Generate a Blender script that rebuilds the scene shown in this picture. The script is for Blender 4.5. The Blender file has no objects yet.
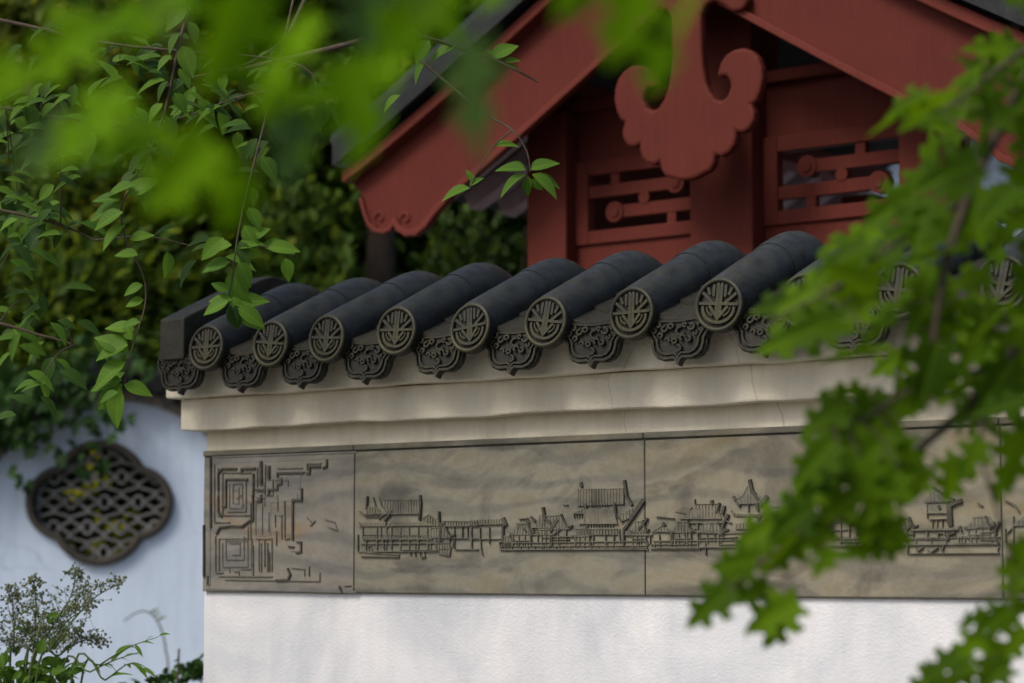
import bpy, bmesh, math, random
import numpy as np
from mathutils import Vector, Matrix
R = math.radians
random.seed(7); rng = np.random.default_rng(7)
S = bpy.context.scene
COL = S.collection

# ------------------------------------------------------------------ camera, sky, sun, exposure
FPX = 2300.0; CX, CY, YH = 512.0, 341.5, 566.0
PITCH = math.atan((YH-CY)/FPX)
EYE = Vector((0, 0, 1.6))
cam = bpy.data.cameras.new('camera'); co = bpy.data.objects.new('camera', cam); COL.objects.link(co)
cam.sensor_width = 36; cam.lens = 36*FPX/1024
co.location = EYE; co.rotation_euler = (math.pi/2+PITCH, 0, 0)
cam.clip_end = 500; cam.clip_start = .05
cam.dof.use_dof = True; cam.dof.focus_distance = 6.55; cam.dof.aperture_fstop = 2.35
cam.dof.aperture_blades = 0
S.camera = co
SUN = Vector((-.78, -.62, 0)).normalized()*math.cos(R(48)) + Vector((0, 0, math.sin(R(48))))
w = bpy.data.worlds.new('World'); S.world = w; w.use_nodes = True
nt = w.node_tree; bg = nt.nodes['Background']
sky = nt.nodes.new('ShaderNodeTexSky'); sky.sky_type = 'NISHITA'; sky.sun_disc = False
sky.sun_elevation = R(48); sky.sun_rotation = math.atan2(SUN.x, SUN.y)
sky.air_density = 1.0; sky.dust_density = 4.0; sky.ozone_density = 1.0
nt.links.new(sky.outputs[0], bg.inputs[0]); bg.inputs[1].default_value = .078
sl = bpy.data.lights.new('sun', 'SUN'); sl.energy = 1.3; sl.angle = R(20); sl.color = (1, .95, .85)
so = bpy.data.objects.new('sun', sl); COL.objects.link(so); so.rotation_euler = SUN.to_track_quat('Z', 'Y').to_euler()
S.view_settings.view_transform = 'Standard'; S.view_settings.look = 'None'
S.view_settings.exposure = .70; S.view_settings.gamma = 1
S.render.engine = 'CYCLES'
S.cycles.use_denoising = True
S.cycles.max_bounces = 8; S.cycles.transparent_max_bounces = 8

# ------------------------------------------------------------------ helpers
def ray(x, y):
    f = Vector((0, math.cos(PITCH), math.sin(PITCH))); u = Vector((0, -math.sin(PITCH), math.cos(PITCH)))
    return f*FPX + Vector((1, 0, 0))*(x-CX) + u*(CY-y)
def at(x, y, Y):
    r = ray(x, y); return EYE + r*(Y/r.y)
TH = R(37.5); UU = Vector((math.cos(TH), -math.sin(TH), 0)); NN = Vector((-math.sin(TH), -math.cos(TH), 0))
def sz(x, y, Z0, d=0.0):
    O = Vector((0, Z0, 0))+NN*d; r = ray(x, y); t = (O-EYE).dot(NN)/r.dot(NN); p = EYE+r*t
    return ((p-O).dot(UU), p.z)

def tag(o, label=None, cat=None, group=None, kind=None):
    if label: o['label'] = label
    if cat: o['category'] = cat
    if group: o['group'] = group
    if kind: o['kind'] = kind
    return o
def empty(name, loc, rz=0):
    o = bpy.data.objects.new(name, None); COL.objects.link(o); o.location = loc; o.rotation_euler = (0, 0, rz)
    o.empty_display_size = .1; return o

class MB:
    def __init__(s): s.v = []; s.f = []; s.sm = []
    def add(s, vs, fs, smooth=False):
        b = len(s.v); s.v += [tuple(v) for v in vs]; s.f += [[i+b for i in f] for f in fs]; s.sm += [smooth]*len(fs)
    def box(s, x0, x1, y0, y1, z0, z1):
        s.add([(x0,y0,z0),(x1,y0,z0),(x1,y1,z0),(x0,y1,z0),(x0,y0,z1),(x1,y0,z1),(x1,y1,z1),(x0,y1,z1)],
              [(0,3,2,1),(4,5,6,7),(0,1,5,4),(1,2,6,5),(2,3,7,6),(3,0,4,7)])
    def prism(s, pts, y0, y1):
        """polygon (x,z) extruded from y0 (front) to y1 (back)"""
        a = sum(pts[i][0]*pts[(i+1) % len(pts)][1]-pts[(i+1) % len(pts)][0]*pts[i][1] for i in range(len(pts)))
        if a < 0: pts = pts[::-1]
        n = len(pts)
        s.add([(p[0], y0, p[1]) for p in pts]+[(p[0], y1, p[1]) for p in pts],
              [list(range(n)), list(range(2*n-1, n-1, -1))]+[(i, n+i, n+(i+1) % n, (i+1) % n) for i in range(n)])
    def stroke(s, pts, w, y0, y1, jit=.0004):
        """a raised line on the y0 plane: each segment a small prism"""
        for (a, b) in zip(pts[:-1], pts[1:]):
            dx, dz = b[0]-a[0], b[1]-a[1]; L = math.hypot(dx, dz)
            if L < 1e-6: continue
            ex, ez = dx/L*w*.45, dz/L*w*.45; px, pz = -dz/L*w/2, dx/L*w/2
            q = [(a[0]-ex+px, a[1]-ez+pz), (a[0]-ex-px, a[1]-ez-pz), (b[0]+ex-px, b[1]+ez-pz), (b[0]+ex+px, b[1]+ez+pz)]
            s.prism(q, y0-random.random()*jit, y1)
    def tube(s, pts, rad, n=8, cap=True):
        pts = [Vector(p) for p in pts]; rad = rad if isinstance(rad, (list, tuple)) else [rad]*len(pts)
        rings = []; ref = None
        for i, p in enumerate(pts):
            t = (pts[min(i+1, len(pts)-1)]-pts[max(i-1, 0)])
            if t.length < 1e-9: t = Vector((0, 0, 1))
            t.normalize()
            if ref is None: ref = t.orthogonal().normalized()
            ref = (ref - t*ref.dot(t)); ref = ref.normalized() if ref.length > 1e-6 else t.orthogonal().normalized()
            b = t.cross(ref)
            rings.append([p+ref*rad[i]*math.cos(2*math.pi*k/n)+b*rad[i]*math.sin(2*math.pi*k/n) for k in range(n)])
        vs = [v for r in rings for v in r]; fs = []
        for i in range(len(pts)-1):
            for k in range(n):
                a = i*n+k; b2 = i*n+(k+1) % n; fs.append((a, b2, b2+n, a+n))
        s.add(vs, fs, True)
        if cap:
            s.add(rings[0], [list(range(n))[::-1]]); s.add(rings[-1], [list(range(n))])
    def ball(s, c, r, n=6, m=4, sq=(1, 1, 1)):
        vs = []; fs = []
        for i in range(m+1):
            a = math.pi*i/m
            for k in range(n):
                b = 2*math.pi*k/n; vs.append((c[0]+r*sq[0]*math.sin(a)*math.cos(b), c[1]+r*sq[1]*math.sin(a)*math.sin(b), c[2]+r*sq[2]*math.cos(a)))
        for i in range(m):
            for k in range(n):
                fs.append((i*n+k, i*n+(k+1) % n, (i+1)*n+(k+1) % n, (i+1)*n+k))
        s.add(vs, fs, True)
    def build(s, name, mat, parent=None, bevel=0):
        me = bpy.data.meshes.new(name); me.from_pydata(s.v, [], s.f); me.update()
        me.polygons.foreach_set('use_smooth', s.sm)
        bm = bmesh.new(); bm.from_mesh(me); bmesh.ops.recalc_face_normals(bm, faces=bm.faces); bm.to_mesh(me); bm.free()
        me.materials.append(mat)
        o = bpy.data.objects.new(name, me); COL.objects.link(o)
        if parent: o.parent = parent
        if bevel:
            m = o.modifiers.new('bevel', 'BEVEL'); m.width = bevel; m.segments = 2; m.limit_method = 'ANGLE'; m.angle_limit = R(40)
        return o

# ------------------------------------------------------------------ materials
def nodes(name):
    m = bpy.data.materials.new(name); m.use_nodes = True; t = m.node_tree
    return m, t, t.nodes['Principled BSDF'], t.nodes['Material Output']
def N(t, typ, **kw):
    n = t.nodes.new(typ)
    for k, v in kw.items():
        if k in n.inputs: n.inputs[k].default_value = v
        else: setattr(n, k, v)
    return n
def coords(t, scale=(1, 1, 1), kind='Object'):
    c = N(t, 'ShaderNodeTexCoord'); mp = N(t, 'ShaderNodeMapping'); mp.inputs['Scale'].default_value = scale
    t.links.new(c.outputs[kind], mp.inputs['Vector']); return mp.outputs[0]
def noise(t, vec, scale, detail=5, rough=.55, dist=0):
    n = N(t, 'ShaderNodeTexNoise'); n.inputs['Scale'].default_value = scale; n.inputs['Detail'].default_value = detail
    n.inputs['Roughness'].default_value = rough; n.inputs['Distortion'].default_value = dist
    t.links.new(vec, n.inputs['Vector']); return n.outputs['Fac']
def ramp(t, fac, stops):
    r = N(t, 'ShaderNodeValToRGB'); e = r.color_ramp.elements
    while len(e) < len(stops): e.new(.5)
    for i, (p, c) in enumerate(stops):
        e[i].position = p; e[i].color = (*c, 1) if len(c) == 3 else c
    t.links.new(fac, r.inputs[0]); return r.outputs[0]
def mix(t, fac, a, b, mode='MIX'):
    m = N(t, 'ShaderNodeMix'); m.data_type = 'RGBA'; m.blend_type = mode
    for sock, v in ((0, fac), (6, a), (7, b)):
        if hasattr(v, 'links'): t.links.new(v, m.inputs[sock])
        elif isinstance(v, (int, float)): m.inputs[sock].default_value = v
        else: m.inputs[sock].default_value = (*v, 1)
    return m.outputs[2]
def bump(t, p, h, strength, dist=.01):
    b = N(t, 'ShaderNodeBump'); b.inputs['Strength'].default_value = strength; b.inputs['Distance'].default_value = dist
    t.links.new(h, b.inputs['Height']); t.links.new(b.outputs[0], p.inputs['Normal'])

def plaster(name, base, stain, warm, amt=.5, grain=140, bstr=.5, streak=.3):
    m, t, p, o = nodes(name); v = coords(t)
    big = ramp(t, noise(t, v, 2.6, 6, .6, .4), [(.32, stain), (.62, base)])
    mid = ramp(t, noise(t, v, 9, 6, .7), [(.35, warm), (.6, base)])
    c = mix(t, amt, mid, big)
    sp = ramp(t, noise(t, v, 55, 3, .6), [(.70, (1, 1, 1)), (.78, (.55, .52, .46))])
    c = mix(t, .35, c, sp, 'MULTIPLY')
    vs = coords(t, (7, 7, .7))
    st = ramp(t, noise(t, vs, 2.0, 6, .65), [(.3, (.62, .60, .54)), (.56, (1, 1, 1))])
    c = mix(t, streak, c, st, 'MULTIPLY')
    vo = N(t, 'ShaderNodeTexVoronoi'); vo.feature = 'DISTANCE_TO_EDGE'; vo.inputs['Scale'].default_value = 1.7
    wn = N(t, 'ShaderNodeVectorMath'); wn.operation = 'MULTIPLY_ADD'; wn.inputs[1].default_value = (.14, .14, .14)
    nz = N(t, 'ShaderNodeTexNoise'); nz.inputs['Scale'].default_value = 4; nz.inputs['Detail'].default_value = 6; t.links.new(v, nz.inputs['Vector'])
    t.links.new(nz.outputs['Color'], wn.inputs[0]); t.links.new(v, wn.inputs[2]); t.links.new(wn.outputs[0], vo.inputs['Vector'])
    ck = ramp(t, vo.outputs['Distance'], [(.0015, (1, 1, 1)), (.005, (0, 0, 0))])
    ck = mix(t, 1.0, ck, ramp(t, noise(t, v, 1.3, 2), [(.52, (0, 0, 0)), (.60, (.5,)*3)]), 'MULTIPLY')
    c = mix(t, ck, c, tuple(x*.45 for x in stain))
    t.links.new(c, p.inputs['Base Color']); p.inputs['Roughness'].default_value = .92
    p.inputs['Specular IOR Level'].default_value = .2
    a = N(t, 'ShaderNodeMath'); a.operation = 'MULTIPLY_ADD'; a.inputs[1].default_value = .6
    t.links.new(noise(t, v, grain*1.9, 2, .5), a.inputs[0]); t.links.new(noise(t, v, grain*1.05, 3, .5), a.inputs[2])
    bump(t, p, a.outputs[0], bstr, .006)
    return m
M = {}
M['plaster'] = plaster('white_plaster', (.80, .80, .83), (.52, .56, .62), (.72, .71, .74), .85, 95, .32, .14)
M['cream'] = plaster('cream_plaster', (.80, .75, .62), (.56, .51, .39), (.72, .67, .55), .55, 110, .4, .32)
M['far_plaster'] = plaster('skylight_tinted_plaster', (.63, .75, .93), (.54, .65, .81), (.60, .72, .89), .6, 90, .3, .3)  # base tinted blue in place of the skylight's cast

def tile_mat(name, c0, c1, moss, mamt):
    m, t, p, o = nodes(name); v = coords(t)
    c = ramp(t, noise(t, v, 14, 6, .65), [(.3, c0), (.7, c1)])
    c = mix(t, ramp(t, noise(t, v, 5, 5, .7), [(.46, (0, 0, 0)), (.68, (mamt,)*3)]), c, moss)
    c = mix(t, ramp(t, noise(t, v, 60, 3, .6), [(.66, (0, 0, 0)), (.74, (.30,)*3)]), c, (.16, .16, .13))
    t.links.new(c, p.inputs['Base Color'])
    oi = N(t, 'ShaderNodeObjectInfo')
    c = mix(t, .8, c, ramp(t, oi.outputs['Random'], [(0, (.70, .74, .80)), (.5, (1, 1, 1)), (1, (1.25, 1.2, 1.08))]), 'MULTIPLY')
    c = mix(t, ramp(t, noise(t, coords(t, (9, 1.5, 9)), 3, 5, .65), [(.50, (0, 0, 0)), (.72, (.55,)*3)]), c, tuple(x*.45 for x in c0))
    t.links.new(c, p.inputs['Base Color'])
    t.links.new(ramp(t, noise(t, v, 25, 4), [(.3, (.36,)*3), (.7, (.68,)*3)]), p.inputs['Roughness'])
    p.inputs['Specular IOR Level'].default_value = .28
    bump(t, p, noise(t, v, 70, 5, .7), .35, .004); return m
M['tile'] = tile_mat('grey_clay_tile', (.015, .018, .021), (.042, .049, .054), (.050, .050, .032), .7)
M['tile_face'] = tile_mat('mossy_clay_tile', (.034, .034, .026), (.060, .058, .040), (.075, .070, .030), .8)
M['tile_carve'] = tile_mat('dark_carved_tile', (.020, .019, .015), (.042, .040, .030), (.045, .042, .020), .5)
M['tile_deep'] = tile_mat('sooty_clay_tile', (.012, .012, .011), (.026, .025, .021), (.025, .024, .014), .5)
M['far_tile'] = tile_mat('slate_blue_tile', (.008, .009, .011), (.018, .020, .024), (.012, .013, .010), .4)

def stone(name, dark=1.0, stops=None):
    m, t, p, o = nodes(name); v = coords(t)
    n = noise(t, coords(t, (1, 1, 2.2)), 2.4, 8, .6, 1.5)
    stops = stops or [(.25, (.105, .103, .092)), (.40, (.175, .166, .138)), (.50, (.248, .236, .190)), (.60, (.228, .210, .158)), (.75, (.205, .172, .115))]
    c = ramp(t, n, [(q, tuple(x*dark for x in col)) for q, col in stops])
    wv = N(t, 'ShaderNodeTexWave'); wv.inputs['Scale'].default_value = 2.2; wv.inputs['Distortion'].default_value = 9; wv.inputs['Detail'].default_value = 4
    wv.inputs['Detail Scale'].default_value = 1.3; wv.bands_direction = 'Z'; t.links.new(coords(t, (.7, .7, 1.6)), wv.inputs['Vector'])
    c = mix(t, .5, c, ramp(t, wv.outputs['Fac'], [(.05, (.58, .60, .63)), (.4, (1, 1, 1)), (.95, (1.12, 1.06, .95))]), 'MULTIPLY')
    oi = N(t, 'ShaderNodeObjectInfo')
    c = mix(t, .5, c, ramp(t, oi.outputs['Random'], [(0, (.85, .88, .92)), (1, (1.05, 1.0, .9))]), 'MULTIPLY')
    c = mix(t, .4, c, ramp(t, noise(t, v, 40, 4, .7), [(.35, (.72, .72, .72)), (.6, (1, 1, 1))]), 'MULTIPLY')
    t.links.new(c, p.inputs['Base Color']); p.inputs['Roughness'].default_value = .8; p.inputs['Specular IOR Level'].default_value = .25
    bump(t, p, noise(t, v, 120, 4, .7), .22, .003); return m
M['stone'] = stone('sandstone'); M['stone_edge'] = stone('weathered_sandstone', .82)
M['stone_grey'] = stone('grey_sandstone', 1.0, [(.22, (.135, .138, .135)), (.42, (.205, .200, .185)), (.58, (.255, .247, .228)), (.70, (.26, .215, .17)), (.8, (.26, .195, .14))])
def plain(name, c, rough=.8, var=.25, sc=12, spec=.3):
    m, t, p, o = nodes(name); v = coords(t)
    t.links.new(ramp(t, noise(t, v, sc, 5, .6), [(.3, tuple(x*(1-var) for x in c)), (.7, tuple(min(1, x*(1+var)) for x in c))]), p.inputs['Base Color'])
    p.inputs['Roughness'].default_value = rough; p.inputs['Specular IOR Level'].default_value = spec
    bump(t, p, noise(t, v, sc*6, 4), .2, .004); return m
M['line_shade'] = plain('joint_and_relief_shade', (.070, .066, .055), .95, .4, 30)  # dark colour stands for shade at the relief's edges; also colours the joints
M['line_shade_soft'] = plain('soft_relief_shade', (.140, .132, .108), .95, .4, 40)  # paler tone with the soft shade of the thin relief lines painted in
M['bark'] = plain('bark', (.050, .036, .026), .9, .5, 18)
M['twig'] = plain('twig_bark', (.075, .055, .038), .8, .4, 40)
M['green_stem'] = plain('green_stem', (.07, .10, .03), .7, .3, 40)
M['frame'] = plain('dark_brick_frame', (.060, .054, .046), .85, .3, 10)
M['lattice'] = plain('lattice_tile', (.22, .22, .215), .85, .3, 14)
M['mould'] = plain('weathered_mould', (.24, .215, .17), .9, .35, 6)
M['soil'] = plain('soil', (.055, .05, .035), .95, .4, 1.2)
M['bounce_floor'] = plain('grey_bounce_floor', (.13, .125, .115), .9, .25, 3)
M['hill'] = plain('shaded_undergrowth', (.016, .022, .009), .95, .6, 1.5)
M['dark_wood'] = plain('dark_timber', (.016, .009, .007), .8, .3, 8)
M['rafter'] = plain('faded_rafter', (.42, .31, .34), .75, .15, 20)

def red(name, c):
    m, t, p, o = nodes(name); v = coords(t)
    a = ramp(t, noise(t, v, 3.5, 6, .6), [(.3, tuple(x*.82 for x in c)), (.7, c)])
    g = ramp(t, noise(t, coords(t, (30, 30, 1.2)), 4, 4, .6), [(.3, (.72, .70, .70)), (.7, (1.05, 1.05, 1.05))])
    c2 = mix(t, .6, a, g, 'MULTIPLY')
    d = ramp(t, noise(t, v, 24, 5, .7), [(.66, (0, 0, 0)), (.78, (.3,)*3)])
    c2 = mix(t, d, c2, tuple(x*1.25+.02 for x in c))
    t.links.new(c2, p.inputs['Base Color']); p.inputs['Roughness'].default_value = .68; p.inputs['Specular IOR Level'].default_value = .12
    bump(t, p, noise(t, coords(t, (40, 40, 2)), 5, 4), .22, .004); return m
M['red'] = red('oxide_red_paint', (.130, .0275, .0195))
M['red_trim'] = red('faded_red_paint', (.160, .036, .026))

def leaf_mat(name, c0, c1, trans, tmix=.45, rough=.55, spec=.15, vein=.3, glint=None):
    m, t, p, o = nodes(name)
    g = N(t, 'ShaderNodeNewGeometry'); rnd = g.outputs['Random Per Island']
    c = ramp(t, rnd, [(0, c0), (1, c1)] if glint is None else [(0, c0), (.84, c1), (.90, glint), (1, glint)])  # a share of leaves gets a bright colour standing for backlit glints
    uv = N(t, 'ShaderNodeUVMap'); sp = N(t, 'ShaderNodeSeparateXYZ'); t.links.new(uv.outputs[0], sp.inputs[0])
    # midrib and side veins in the leaf's own coordinates
    ab = N(t, 'ShaderNodeMath'); ab.operation = 'ABSOLUTE'; t.links.new(sp.outputs[1], ab.inputs[0])
    mid = ramp(t, ab.outputs[0], [(.012, (1, 1, 1)), (.03, (0, 0, 0))])
    k = N(t, 'ShaderNodeMath'); k.operation = 'MULTIPLY_ADD'; k.inputs[1].default_value = -.8
    t.links.new(ab.outputs[0], k.inputs[0]); t.links.new(sp.outputs[0], k.inputs[2])
    fr = N(t, 'ShaderNodeMath'); fr.operation = 'PINGPONG'; fr.inputs[1].default_value = .065; t.links.new(k.outputs[0], fr.inputs[0])
    sv = ramp(t, fr.outputs[0], [(.003, (.7,)*3), (.012, (0, 0, 0))])
    vn = mix(t, 1.0, mid, sv, 'LIGHTEN')
    c = mix(t, mix(t, 1.0, vn, (vein,)*3, 'MULTIPLY'), c, tuple(min(1, x*2.0+.02) for x in c1))
    t.links.new(c, p.inputs['Base Color']); p.inputs['Roughness'].default_value = rough; p.inputs['Specular IOR Level'].default_value = spec
    tr = N(t, 'ShaderNodeBsdfTranslucent'); t.links.new(mix(t, .5, c, trans), tr.inputs[0])
    ms = N(t, 'ShaderNodeMixShader'); ms.inputs[0].default_value = tmix
    t.links.new(p.outputs[0], ms.inputs[1]); t.links.new(tr.outputs[0], ms.inputs[2]); t.links.new(ms.outputs[0], o.inputs[0])
    return m
M['leaf_front'] = leaf_mat('bright_lobed_leaf', (.075, .18, .002), (.15, .30, .003), (.26, .50, .002), spec=.04)
M['leaf_right'] = leaf_mat('green_lobed_leaf', (.018, .050, .002), (.100, .190, .003), (.24, .42, .002), spec=.08)
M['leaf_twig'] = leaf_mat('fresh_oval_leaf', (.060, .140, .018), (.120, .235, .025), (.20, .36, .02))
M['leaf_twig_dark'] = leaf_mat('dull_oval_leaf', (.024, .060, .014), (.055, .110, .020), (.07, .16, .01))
M['leaf_far'] = leaf_mat('dark_tree_leaf', (.026, .062, .010), (.085, .150, .016), (.14, .20, .01), .35, glint=(.19, .25, .018))
M['leaf_far2'] = leaf_mat('olive_tree_leaf', (.036, .064, .008), (.115, .150, .014), (.22, .24, .01), .4, glint=(.36, .36, .018))
M['leaf_mid'] = leaf_mat('shaded_leaf', (.012, .028, .005), (.040, .075, .010), (.08, .12, .01), .3, glint=(.08, .12, .012))
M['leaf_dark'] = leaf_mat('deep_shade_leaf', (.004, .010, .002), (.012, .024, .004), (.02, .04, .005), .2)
M['leaf_vine'] = leaf_mat('ivy_leaf', (.012, .040, .010), (.035, .085, .015), (.05, .12, .01), .25)
M['leaf_yellow'] = leaf_mat('yellow_leaf', (.20, .22, .01), (.42, .40, .02), (.5, .5, .02), .5)
M['leaf_shrub'] = leaf_mat('shrub_leaf', (.035, .085, .012), (.080, .160, .016), (.1, .2, .01), .35)
M['bud'] = plain('flower_bud', (.15, .175, .10), .8, .5, 60)

# ------------------------------------------------------------------ leaves, many at a time
def tmpl_lobed():
    h = [(0,0),(.02,.10),(-.05,.20),(-.03,.30),(.08,.25),(.15,.21),(.21,.28),(.22,.47),(.31,.43),(.40,.41),(.39,.29),(.43,.17),(.50,.165),(.55,.25),(.57,.345),(.66,.30),(.74,.25),(.71,.17),(.72,.105),(.80,.13),(.88,.07),(1,0)]
    V = [(x, y, -.18*x*x+.22*y-.3*y*y) for x, y in h]+[(x, -y, -.18*x*x+.22*y-.3*y*y) for x, y in h[1:-1]]
    n = len(h); L = list(range(n)); Rr = [0]+[n-1]+[n+i for i in range(n-3, -1, -1)]
    return np.array(V), [L[::-1], Rr[::-1]], False
def tmpl_oval(wd=.32, droop=.25, k=7):
    V = []; F = []
    for i in range(k):
        x = i/(k-1); wv = wd*math.sin(math.pi*x**.85)**.85*(1-.25*x) if 0 < i < k-1 else 0
        z = -droop*x*x
        V += [(x, wv, z+.35*wv), (x, 0, z), (x, -wv, z+.35*wv)]
    for i in range(k-1):
        a = 3*i; F += [[a, a+1, a+4, a+3], [a+1, a+2, a+5, a+4]]
    return np.array(V), F, True
def tmpl_small():
    V = [(0,0,0),(.35,.27,.07),(.75,.2,.02),(1,0,-.12),(.75,-.2,.02),(.35,-.27,.07),(.5,0,-.02)]
    return np.array(V, float), [[0,6,1],[1,6,3,2],[0,5,6],[5,4,3,6]], True
T_LOB, T_OV, T_SM = tmpl_lobed(), tmpl_oval(), tmpl_small()
T_LONG = tmpl_oval(.15, .35, 7)
def unit(a): return a/np.maximum(np.linalg.norm(a, axis=-1, keepdims=True), 1e-9)
def leaves(name, T, pos, tip, nor, size, mat, parent=None):
    tv, tf, smooth = T; pos = np.asarray(pos, float); n = len(pos); k = len(tv)
    x = unit(np.asarray(tip, float)); z = np.asarray(nor, float); y = unit(np.cross(z, x)); z = np.cross(x, y)
    s = np.asarray(size, float).reshape(-1, 1, 1)*np.ones((n, 1, 1))
    V = pos[:, None, :]+s*(tv[None, :, 0:1]*x[:, None, :]+tv[None, :, 1:2]*y[:, None, :]+tv[None, :, 2:3]*z[:, None, :])
    V = V.reshape(-1, 3)
    lens = np.array([len(f) for f in tf]); flat = np.concatenate([np.array(f) for f in tf])
    loops = (np.arange(n)[:, None]*k+flat[None, :]).ravel()
    tot = np.tile(lens, n); start = np.concatenate([[0], np.cumsum(tot)[:-1]])
    me = bpy.data.meshes.new(name)
    me.vertices.add(len(V)); me.vertices.foreach_set('co', V.ravel().astype(np.float32))
    me.loops.add(len(loops)); me.loops.foreach_set('vertex_index', loops.astype(np.int32))
    me.polygons.add(len(tot)); me.polygons.foreach_set('loop_start', start.astype(np.int32))
    me.polygons.foreach_set('use_smooth', np.full(len(tot), smooth))
    uv = me.uv_layers.new(name='UVMap'); uvs = np.tile(tv[flat][:, :2], (n, 1))
    uv.data.foreach_set('uv', uvs.ravel().astype(np.float32))
    me.update(calc_edges=True); me.validate()
    me.materials.append(mat)
    o = bpy.data.objects.new(name, me); COL.objects.link(o)
    if parent:
        o.parent = parent; o.matrix_parent_inverse = Matrix.Translation(-Vector(parent.location))
    return o
def rdir(n): return unit(rng.normal(size=(n, 3)))
def tubes(name, lst, mat, parent=None, n=6):
    m = MB()
    for pts, rad in lst: m.tube(pts, rad, n)
    o = m.build(name, mat)
    if parent:
        o.parent = parent; o.matrix_parent_inverse = Matrix.Translation(-Vector(parent.location))
    return o
def smooth_path(P, k=5):
    P = [Vector(p) for p in P]; out = []
    for i in range(len(P)-1):
        a, b, c, d = P[max(i-1, 0)], P[i], P[i+1], P[min(i+2, len(P)-1)]
        for j in range(k):
            t = j/k
            out.append(.5*((2*b)+(c-a)*t+(2*a-5*b+4*c-d)*t*t+(3*b-a-3*c+d)*t**3))
    return out+[P[-1]]
def taper(n, a, b): return [a+(b-a)*i/max(1, n-1) for i in range(n)]

# ------------------------------------------------------------------ ground and hill
g = MB(); g.add([(-150,-150,0),(150,-150,0),(150,150,0),(-150,150,0)], [(0,1,2,3)])
tag(g.build('ground', M['soil']), 'bare shaded garden soil under the walls and trees', 'ground', kind='structure')
hm = MB(); nx, ny = 60, 16
vs = []
for j in range(ny):
    for i in range(nx):
        x = -45+90*i/(nx-1); y = 25+30*j/(ny-1); u = j/(ny-1)
        vs.append((x, y, -.3+13*(1-(1-min(1, u*2.2))**2)+1.2*math.sin(x*.7+y*.4)*u+.6*math.sin(x*1.9)*u))
hm.add(vs, [(j*nx+i, j*nx+i+1, (j+1)*nx+i+1, (j+1)*nx+i) for j in range(ny-1) for i in range(nx-1)], True)
tag(hm.build('hill', M['hill']), 'dark overgrown bank rising behind the garden', 'hill', kind='structure')
pv = MB(); pv.add([(-14, -8, .004), (14, -8, .004), (14, 14.6, .004), (-14, 14.6, .004)], [(0, 1, 2, 3)])  # unseen sheet added to throw light up onto rafters and eaves
tag(pv.build('bounce_floor', M['bounce_floor']), 'unseen grey floor added to bounce light up under the eaves', 'bounce_floor', kind='structure')

# ================================================================== NEAR GARDEN WALL
Z0 = 6.8
wall = tag(empty('garden_wall', (0, Z0, 0), -TH), 'white plastered garden wall with grey tiled coping and carved stone band', 'wall')
S0, S1 = -1.272, 3.6
DW = .46                                   # thickness of the wall
m = MB(); m.box(S0, S1, 0, DW, 0, 1.516); m.build('wall_base', M['plaster'], wall, .006)
m = MB(); m.box(S0+.002, S1, .001, DW-.001, 1.516, 2.05); m.build('wall_frieze', M['cream'], wall, .004)
def wavy_band(s0, s1, d, zb, zt, amp):
    """a plaster course with a hand-floated, slightly uneven lower edge"""
    b = MB(); n = 110; vs = []; x0, x1 = s0, s1
    for i in range(n+1):
        s = x0+(x1-x0)*i/n
        e = amp*(math.sin(s*7.3+zb*40)+.6*math.sin(s*17.1+zb*9)+.4*math.sin(s*31))
        e2 = amp*.5*(math.sin(s*5.1+2)+.7*math.sin(s*13.3))
        vs += [(s, -d+e2, zb+e), (s, -d+e2*.6, zt), (s, DW+d, zt), (s, DW+d, zb)]
    fs = []
    for i in range(n):
        a = 4*i; fs += [(a, a+4, a+5, a+1), (a+1, a+5, a+6, a+2), (a+2, a+6, a+7, a+3), (a+3, a+7, a+4, a)]
    fs += [(0, 1, 2, 3), (4*n+3, 4*n+2, 4*n+1, 4*n)]
    b.add(vs, fs); return b
wavy_band(-1.332, S1, .060, 2.042, 2.146, .0022).build('cornice', M['cream'], wall, .006)
wavy_band(-1.362, S1, .100, 2.146, 2.262, .0018).build('cornice', M['cream'], wall, .006)
# roof bed: mortar core that carries the tiles
def slope(d):                              # height of the barrel tile axis over distance d in front of the face
    c = -DW/2; t = abs(d-c); return 2.467-.46*max(0, math.sqrt(t*t+.0020)-.045)
core = MB(); pr = []
for i in range(25):
    d = .15-(DW+.30)*i/24; pr.append((d, slope(d)-.095))
pr = [(.09, 2.2)]+[p for p in pr if -DW-.1 < p[0] < .09]+[(-DW-.1, 2.2)]
vs = [(-1.34, -d, z) for d, z in pr]+[(S1, -d, z) for d, z in pr]; n = len(pr)
core.add(vs, [list(range(n)), list(range(2*n-1, n-1, -1))]+[(i, n+i, n+(i+1) % n, (i+1) % n) for i in range(n)])
core.build('roof_bed', M['tile_deep'], wall)

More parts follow.
